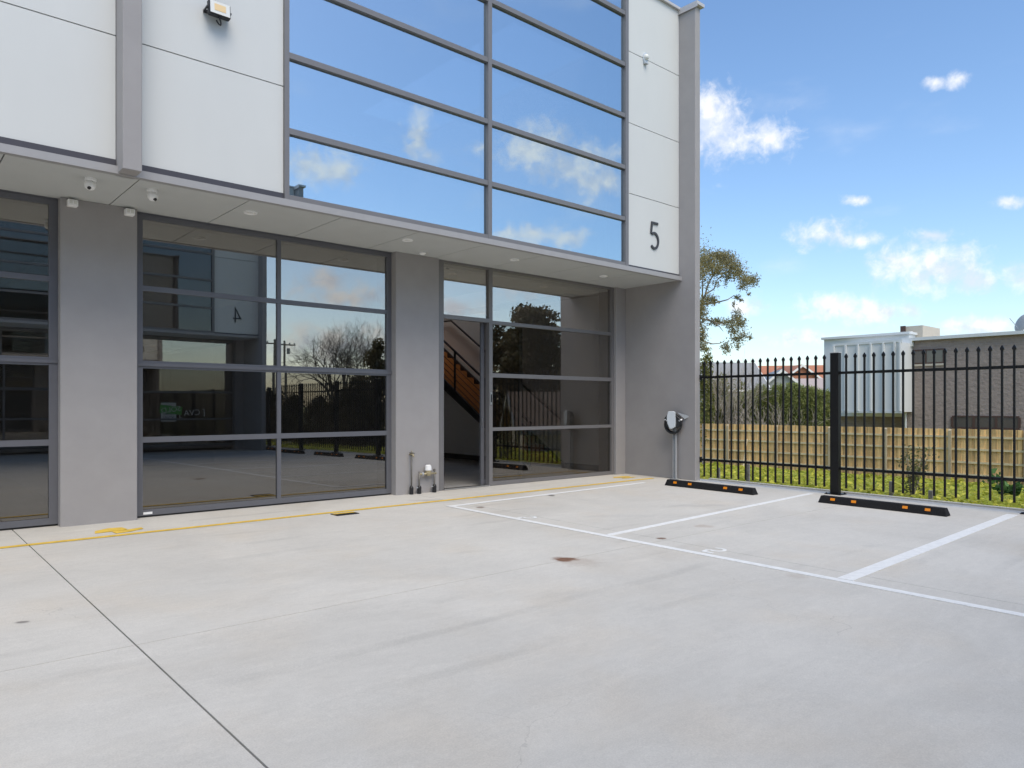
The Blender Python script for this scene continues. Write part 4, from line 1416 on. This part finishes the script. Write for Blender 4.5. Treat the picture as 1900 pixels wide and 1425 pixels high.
# ------------------------------------------------------------------ far houses
def gable_house(label, base, yaw, L, W, hw_, hr, wall, roof, trim='barge', windows=(), group='far houses beyond the hedge'):
    """ridge along local x; yaw turns the house about its centre"""
    t = thing('house', label, 'house', base, group)
    Mx = Matrix.Translation(base) @ Matrix.Rotation(yaw, 4, 'Z')

    def q(x, y, z):
        return Mx @ Vector((x, y, z))
    l, w = L / 2, W / 2
    MB().prism([q(-l, -w, 0), q(-l, w, 0), q(-l, w, hw_), q(-l, 0, hw_ + hr), q(-l, -w, hw_)], Mx.to_3x3() @ Vector((L, 0, 0))).build('wall', wall, t)
    o = 0.4
    k = hr / w
    for s in (-1, 1):
        MB().prism([q(-l - o, 0, hw_ + hr + 0.03), q(-l - o, s * (w + o), hw_ - k * o + 0.03), q(-l - o, s * (w + o), hw_ - k * o + 0.17), q(-l - o, 0, hw_ + hr + 0.17)], Mx.to_3x3() @ Vector((L + 2 * o, 0, 0))).build('roof', roof, t)
        for xx in (-l - o - 0.08, l + o + 0.001):
            MB().prism([q(xx, 0, hw_ + hr - 0.12), q(xx, s * (w + o), hw_ - k * o - 0.12), q(xx, s * (w + o), hw_ - k * o + 0.2), q(xx, 0, hw_ + hr + 0.2)], Mx.to_3x3() @ Vector((0.08, 0, 0))).build('barge_board', trim, t)
        MB().box(-l - o, l + o, s * (w + o) + 0.001 * s, s * (w + o + 0.1), hw_ - k * o - 0.05, hw_ - k * o + 0.17, q).build('gutter', trim, t)
    for (face, a, z, ww, wh) in windows:
        pane = sub('window', t)
        if face == 'end':
            MB().box(-l - 0.03, -l - 0.002, a - ww / 2, a + ww / 2, z, z + wh, q).build('pane', 'hglass', pane)
            MB().box(-l - 0.05, -l - 0.031, a - ww / 2 - 0.08, a + ww / 2 + 0.08, z + wh, z + wh + 0.1, q).box(-l - 0.05, -l - 0.031, a - 0.04, a + 0.04, z, z + wh, q).build('frame', trim, pane)
        else:
            MB().box(a - ww / 2, a + ww / 2, -w - 0.03, -w - 0.002, z, z + wh, q).build('pane', 'hglass', pane)
            MB().box(a - ww / 2 - 0.08, a + ww / 2 + 0.08, -w - 0.05, -w - 0.031, z + wh, z + wh + 0.1, q).box(a - 0.04, a + 0.04, -w - 0.05, -w - 0.031, z, z + wh, q).build('frame', trim, pane)
    return t


def at(u, v, depth):
    return onD(u, v, depth)


VD = math.atan2(FY + 0.35 * RY, FX + 0.35 * RX)             # heading of the view towards the far houses
hz = -1.6
b = at(1345, 753, 75)
gable_house('grey roofed house with white gable boards behind the bare shrubs', (b.x, b.y, hz), VD + R(122), 6.0, 5.2, 4.75, 2.45, 'greywall', 'greyroof', windows=(('side', 1.5, 2.2, 1.2, 1.3), ('end', 0, 2.4, 1.2, 1.3)))
b = at(1438, 753, 82)
gable_house('pale grey gabled house behind the green hedge', (b.x, b.y, hz), VD + R(8), 9, 6.0, 4.05, 2.6, 'greywall', 'greyroof', windows=(('end', -1.2, 2.2, 0.9, 1.4), ('end', 1.3, 2.2, 0.9, 1.4)))
b = at(1413, 753, 92)
gable_house('long grey roofed house beside the pale gabled house', (b.x, b.y, hz), VD + R(98), 5.5, 6.5, 4.5, 2.2, 'greywall', 'greyroof')
b = at(1440, 753, 112)
gable_house('orange tiled roof house standing behind the gabled houses', (b.x, b.y, hz), VD + R(95), 14, 9, 6.0, 2.9, 'redbrick', 'orangeroof', 'orangeroof')
b = at(1466, 753, 104)
gable_house('steep orange gable house behind the pale gabled house', (b.x, b.y, hz), VD + R(20), 8, 8, 5.5, 2.9, 'orangeroof', 'orangeroof')
b = at(1506, 753, 84)
gable_house('red brick house with pale roof beside the clad box', (b.x, b.y, hz), VD + R(92), 8.5, 7, 4.0, 1.9, 'redbrick', 'paleroof', 'brownframe', windows=(('side', 0.4, 2.0, 1.3, 1.5), ('side', -2.0, 2.0, 1.0, 1.7), ('side', 2.9, 2.2, 1.0, 1.2)))


# ------------------------------------------------------------------ trees, hedge and shrubs
def blob(c, r, n, hollow=0.45):
    d = rng.normal(size=(n, 3))
    d /= np.linalg.norm(d, axis=1)[:, None]
    rr = (hollow + (1 - hollow) * rng.uniform(0, 1, n)) ** 0.8
    return np.asarray(c) + d * rr[:, None] * np.asarray(r)


def branch(mb, p, d, L, r, depth, spread=0.6, tips=None, up=0.15, seg=5):
    p = Vector(p)
    q = p + d * L * 0.5 + Vector((random.gauss(0, .05), random.gauss(0, .05), random.gauss(0, .03))) * L
    e = q + (d + Vector((random.gauss(0, .2), random.gauss(0, .2), random.gauss(0, .12)))).normalized() * L * 0.5
    mb.tube([p, q, e], [r, r * 0.82, r * 0.62], max(3, seg))
    if tips is not None:
        tips.append(e)
    if depth == 0:
        return
    for k in range(random.choice((2, 3))):
        nd = (d + Vector((random.gauss(0, spread), random.gauss(0, spread), random.gauss(0, spread) + up))).normalized()
        branch(mb, e if k else q.lerp(e, 0.6), nd, L * random.uniform(0.62, 0.85), r * 0.6, depth - 1, spread, tips, up, seg - 1)


# gum tree beside the blade wall: clumps where the photograph shows foliage
GD = 36.0
gt = thing('gum_tree', 'tall sparse gum tree rising behind the blade wall', 'tree', tuple(onD(1272, 753, GD).xy) + (-1.5,))
tb = Vector(gt.location)
mb = MB()


def gp(u, v, dd=0.0):
    return onD(u, v, GD + dd)


mb.tube([tb, gp(1278, 700), gp(1290, 640), gp(1297, 590), gp(1304, 556), gp(1310, 545)], [0.2, 0.17, 0.13, 0.09, 0.06, 0.045], 8)
for path in (((1304, 556), (1303, 530), (1306, 505), (1300, 480)), ((1308, 548), (1313, 530), (1322, 512), (1335, 500), (1352, 492), (1375, 505), (1396, 518)), ((1310, 545), (1325, 536), (1330, 520), (1345, 505)),
             ((1305, 565), (1330, 561), (1350, 556), (1362, 548), (1372, 556)), ((1298, 600), (1312, 592), (1330, 600), (1345, 600), (1365, 592), (1372, 600), (1385, 625)),
             ((1297, 590), (1320, 596), (1335, 606), (1342, 615)), ((1296, 625), (1308, 634), (1322, 638), (1336, 637), (1345, 632)), ((1290, 640), (1310, 650), (1318, 672))):
    mb.tube([gp(u, v, 0.3 * math.sin(u * v)) for u, v in path], [0.045 - 0.035 * i / (len(path) - 1) for i in range(len(path))], 5)
mb.build('trunk', 'bark', gt)
clumps = [(1285, 500, 36, 42, 2600), (1312, 484, 22, 20, 950), (1335, 474, 16, 9, 380), (1348, 480, 16, 13, 480), (1360, 494, 18, 16, 560), (1330, 500, 20, 14, 520), (1370, 508, 16, 13, 360), (1384, 520, 13, 10, 260), (1396, 520, 12, 10, 280),
          (1350, 512, 12, 9, 150), (1378, 532, 10, 8, 110), (1347, 525, 3, 9, 35), (1330, 526, 7, 6, 40), (1368, 551, 7, 4, 50), (1375, 557, 4, 4, 30), (1361, 564, 3, 6, 30), (1390, 546, 4, 4, 20),
          (1314, 556, 12, 10, 200), (1300, 575, 14, 24, 620), (1326, 558, 8, 8, 90), (1300, 620, 12, 26, 620), (1328, 597, 12, 8, 230), (1352, 598, 14, 9, 230), (1368, 588, 9, 13, 230), (1375, 600, 10, 14, 230), (1360, 612, 10, 12, 200),
          (1378, 622, 12, 9, 130), (1366, 630, 12, 8, 150), (1392, 627, 6, 5, 40), (1347, 645, 9, 12, 190), (1368, 643, 6, 6, 50), (1303, 645, 9, 9, 120), (1265, 560, 30, 60, 1500), (1312, 648, 8, 4, 40)]
P = []
for (u, v, hw_, hh, n) in clumps:
    c = gp(u, v, random.uniform(-0.6, 0.6))
    s = GD / F
    P.append(np.asarray(c) + rng.normal(size=(int(n * 1.7), 3)) * np.array((hw_ * s * 0.5, hw_ * s * 0.5, hh * s * 0.5)))
leaves('crown', np.concatenate(P), 0.105, 'gumleaf', gt, aspect=0.42, droop=0.6)

# bushy green trees behind the paling fence at the blade wall
for (u, vt, depth, rw, n, lab) in ((1306, 654, 33, 0.55, 2600, 'narrow green tree tip beside the blade wall'), (1322, 695, 35, 0.9, 2600, 'yellow green bush left of the bare shrubs'), (1345, 702, 38, 0.6, 900, 'small green bush in front of the grey roofed house'), (1375, 700, 39, 0.8, 1000, 'small round bush beside the white gable boards')):
    base = onD(u, 753, depth)
    base.z = -1.5
    top = onD(u, vt, depth).z
    t = thing('bush', lab, 'bush', tuple(base), 'green bushes behind the paling fence')
    mb = MB()
    mb.tube([base, (base.x, base.y, base.z + (top - base.z) * 0.8)], [0.08, 0.02], 6)
    mb.build('trunk', 'bark', t)
    h = top - base.z
    P = [blob((base.x + random.uniform(-.3, .3) * rw, base.y + random.uniform(-.3, .3) * rw, base.z + h * f), (rw * (1.15 - 0.75 * f), rw * (1.15 - 0.75 * f), h * 0.16), n // 6, 0.3) for f in (0.3, 0.45, 0.58, 0.7, 0.8, 0.88)]
    leaves('crown', np.concatenate(P), 0.13, 'bushleaf', t, aspect=0.5)

# clipped hedge of upright shrubs
xh = 31.5
hedge_us = [(1312, 742), (1326, 738), (1340, 744), (1354, 736), (1368, 738), (1383, 730), (1398, 722), (1412, 712), (1428, 722), (1443, 712), (1458, 722), (1471, 708), (1484, 714), (1497, 716), (1509, 717), (1520, 724), (1528, 722)]
for i, (u, vt) in enumerate(hedge_us):
    top = onX(u, vt + 4, xh)
    base = Vector((xh, top.y, -1.5))
    t = thing('hedge_shrub', 'dense upright green shrub of the hedge behind the paling fence', 'shrub', tuple(base), 'hedge shrubs behind the paling fence')
    mb = MB()
    for k in range(4):
        mb.tube([base + Vector((random.uniform(-.1, .1), random.uniform(-.15, .15), 0)), (base.x + random.uniform(-.2, .2), base.y + random.uniform(-.3, .3), top.z - 0.5)], [0.03, 0.008], 4)
    mb.build('trunk', 'bark', t)
    n = 5200
    hgt = top.z - base.z
    f = rng.uniform(0, 1, n)
    a = rng.uniform(0, 2 * np.pi, n)
    rr = np.sqrt(rng.uniform(0.25, 1, n)) * (0.52 + 0.1 * np.sin(5 * a + i)) * np.where(f > 0.82, (1 - (f - 0.82) / 0.18 * 0.6), 1)
    P = np.stack([base.x + rr * np.cos(a), base.y + rr * np.sin(a) * 1.05, base.z + f * hgt + rng.normal(0, 0.06, n)], 1)
    leaves('crown', P, 0.17, 'hedgeleaf', t, aspect=0.2, droop=-0.9)

# bare shrubs
for (u, v0, vt, n, lab, spread) in ((1338, 792, 700, 15, 'bare grey twiggy shrub behind the paling fence by the bushes', 0.2), (1362, 792, 690, 13, 'bare pale twiggy shrub behind the paling fence near the hedge', 0.2), (1440, 792, 742, 9, 'low bare branching shrub in front of the hedge', 0.5), (1462, 792, 744, 8, 'low bare crooked shrub in front of the hedge beside the fence post', 0.55)):
    base = onX(u, v0, 30.0)
    base.z = -1.45
    H_ = onX(u, vt, 30.0).z - base.z
    t = thing('bare_shrub', lab, 'shrub', tuple(base), 'bare shrubs behind the paling fence')
    mb = MB()
    for k in range(n):
        d = Vector((random.gauss(0, spread), random.gauss(0, spread), 1)).normalized()
        branch(mb, base + Vector((random.gauss(0, .12), random.gauss(0, .25), 0)), d, H_ * 0.42, 0.022, 3, 0.28 if spread < 0.4 else 0.5, None, 0.12)
    mb.build('branches', 'twig', t)

# far tree line
for k, (u, v, dep, w) in enumerate(((1500, 688, 150, 9), (1525, 690, 160, 9), (1550, 692, 150, 10), (1580, 690, 170, 10), (1385, 690, 140, 5), (1620, 692, 160, 10))):
    b = onD(u, v, dep)
    t = thing('far_tree', 'grey green tree crown far behind the brick house roofs', 'tree', (b.x, b.y, -2), 'far trees')
    MB().tube([(b.x, b.y, -2), (b.x, b.y, b.z - 1)], [0.4, 0.15], 6).build('trunk', 'bark', t)
    P = np.concatenate([blob((b.x + random.uniform(-w, w) * 0.3, b.y + random.uniform(-w, w) * 0.3, b.z - random.uniform(1.0, 4)), (w * 0.3, w * 0.3, 2.0), 160, 0.3) for _ in range(6)])
    leaves('crown', P, 0.8, 'bushleaf', t, aspect=0.6)


# ------------------------------------------------------------------ what the glass mirrors: trees, poles and a house south-east of the bays
def mirror_at(u, v, yp, total):                             # point seen by reflection in the plane y = yp, at that depth
    d = ray(u, v)
    h = Vector((0, CY, CZ)) + d * ((yp - CY) / d.y)
    t = total - (yp - CY) / d.y
    d.y = -d.y
    return h + d * t


b = mirror_at(985, 753, 0.097, 50)
rt = thing('round_tree', 'large dense dark round tree mirrored in the entry glass', 'tree', (b.x, b.y, -1.5))
MB().tube([(b.x, b.y, -1.5), (b.x, b.y, 2.0), (b.x + .3, b.y, 5)], [0.35, 0.28, 0.12], 8).build('trunk', 'bark', rt)
P = []
for k in range(74):
    a, f = random.uniform(0, 6.28), random.uniform(0, 1)
    prof = 4.3 * math.sin(math.pi * min(1, 0.16 + 0.80 * f)) ** 0.6
    rr = prof * random.uniform(0.35, 0.95)
    P.append(blob((b.x + rr * math.cos(a), b.y + rr * math.sin(a), -0.6 + f * 8.2), (1.0, 1.0, 0.85), 420, 0.2))
P.append(blob((b.x, b.y, 3.3), (2.9, 2.9, 3.7), 7000, 0.1))
leaves('crown', np.concatenate(P), 0.28, 'darkleaf', rt, aspect=0.65)
for (u, vt, dep, lab, dpt) in ((620, 600, 52, 'leafless spreading tree mirrored in the middle door glass', 6), (690, 595, 58, 'leafless brown tree beside the dark conifer mirrored in the door glass', 6)):
    b = mirror_at(u, 753, 0.155, dep)
    top = mirror_at(u, vt, 0.155, dep).z
    t = thing('bare_tree', lab, 'tree', (b.x, b.y, -1.6), 'bare trees mirrored in the door glass')
    mb = MB()
    mb.tube([(b.x, b.y, -1.6), (b.x, b.y, 0.6)], [0.22, 0.18], 7)
    for k in range(9):
        d = Vector((random.gauss(0, .5), random.gauss(0, .5), 1)).normalized()
        branch(mb, (b.x, b.y, 0.5), d, (top + 1.6) * 0.235, 0.09, 6, 0.5, None, 0.12)
    mb.build('branches', 'darktwig', t)
for (u, vt, dep, w, lab) in ((700, 630, 50, 1.9, 'dark green conifer mirrored in the door glass'), (540, 735, 60, 2.6, 'low dark bushy tree mirrored in the door glass'), (590, 738, 46, 2.4, 'low dark shrub mirrored beside the bare tree'), (640, 720, 40, 2.6, 'dark thicket tree mirrored behind the fence'), (500, 720, 55, 2.6, 'dark tree mirrored below the power poles'), (440, 690, 60, 2.5, 'dark tree mirrored behind the opposite building'), (670, 700, 36, 2.0, 'dark shrub tree mirrored close behind the fence')):
    b = mirror_at(u, 753, 0.155, dep)
    top = mirror_at(u, vt, 0.155, dep).z
    t = thing('dark_tree', lab, 'tree', (b.x, b.y, -1.6), 'dark trees mirrored in the door glass')
    MB().tube([(b.x, b.y, -1.6), (b.x, b.y, top - 0.8)], [0.2, 0.05], 6).build('trunk', 'bark', t)
    P = []
    for k in range(16):
        f = k / 15
        rr = w * (1 - 0.7 * f) * random.uniform(0.1, 0.7)
        a = random.uniform(0, 6.28)
        P.append(blob((b.x + rr * math.cos(a), b.y + rr * math.sin(a), -1.2 + f * (top + 0.7)), (w * 0.55 * (1 - 0.55 * f), w * 0.55 * (1 - 0.55 * f), 0.65), 330, 0.2))
    leaves('crown', np.concatenate(P), 0.24, 'darkleaf', t, aspect=0.55)
for (u, vt, dep, lab) in ((509, 630, 66, 'power pole with crossarm mirrored beside the door mullion'), (529, 632, 74, 'farther power pole with crossarm mirrored in the door glass')):
    b = mirror_at(u, 753, 0.155, dep)
    top = mirror_at(u, vt, 0.155, dep).z
    t = thing('power_pole', lab, 'power pole', (b.x, b.y, -1.7), 'power poles mirrored in the door glass')
    MB().tube([(b.x, b.y, -1.7), (b.x, b.y, top)], [0.16, 0.11], 8).build('pole', 'bark', t)
    MB().box(b.x - 1.2, b.x + 1.2, b.y - 0.18, b.y - 0.08, top - 0.45, top - 0.33).build('crossarm', 'bark', t)
    for dx in (-1.1, -0.6, 0.6, 1.1):
        MB().lathe((b.x + dx, b.y - 0.13, top - 0.33), (0, 0, 1), [(0, 0), (0.06, 0), (0.07, 0.1), (0.03, 0.18), (0, 0.18)], 8).build('insulator', 'dish', t)
    MB().lathe((b.x + 0.5, b.y - 0.2, top - 1.3), (0, 0, 1), [(0, 0), (0.17, 0), (0.17, 0.55), (0, 0.6)], 10).build('transformer', 'dish', t)
b = mirror_at(1065, 753, 0.097, 38)
gable_house('brown tiled house mirrored in the entry glass behind the fence', (b.x + 3, b.y - 2, -2.3), R(35), 8, 7, 2.3, 1.9, 'beige', 'brownroof', 'greyroof', (('end', 0, 0.8, 1.6, 1.1),), group=None)
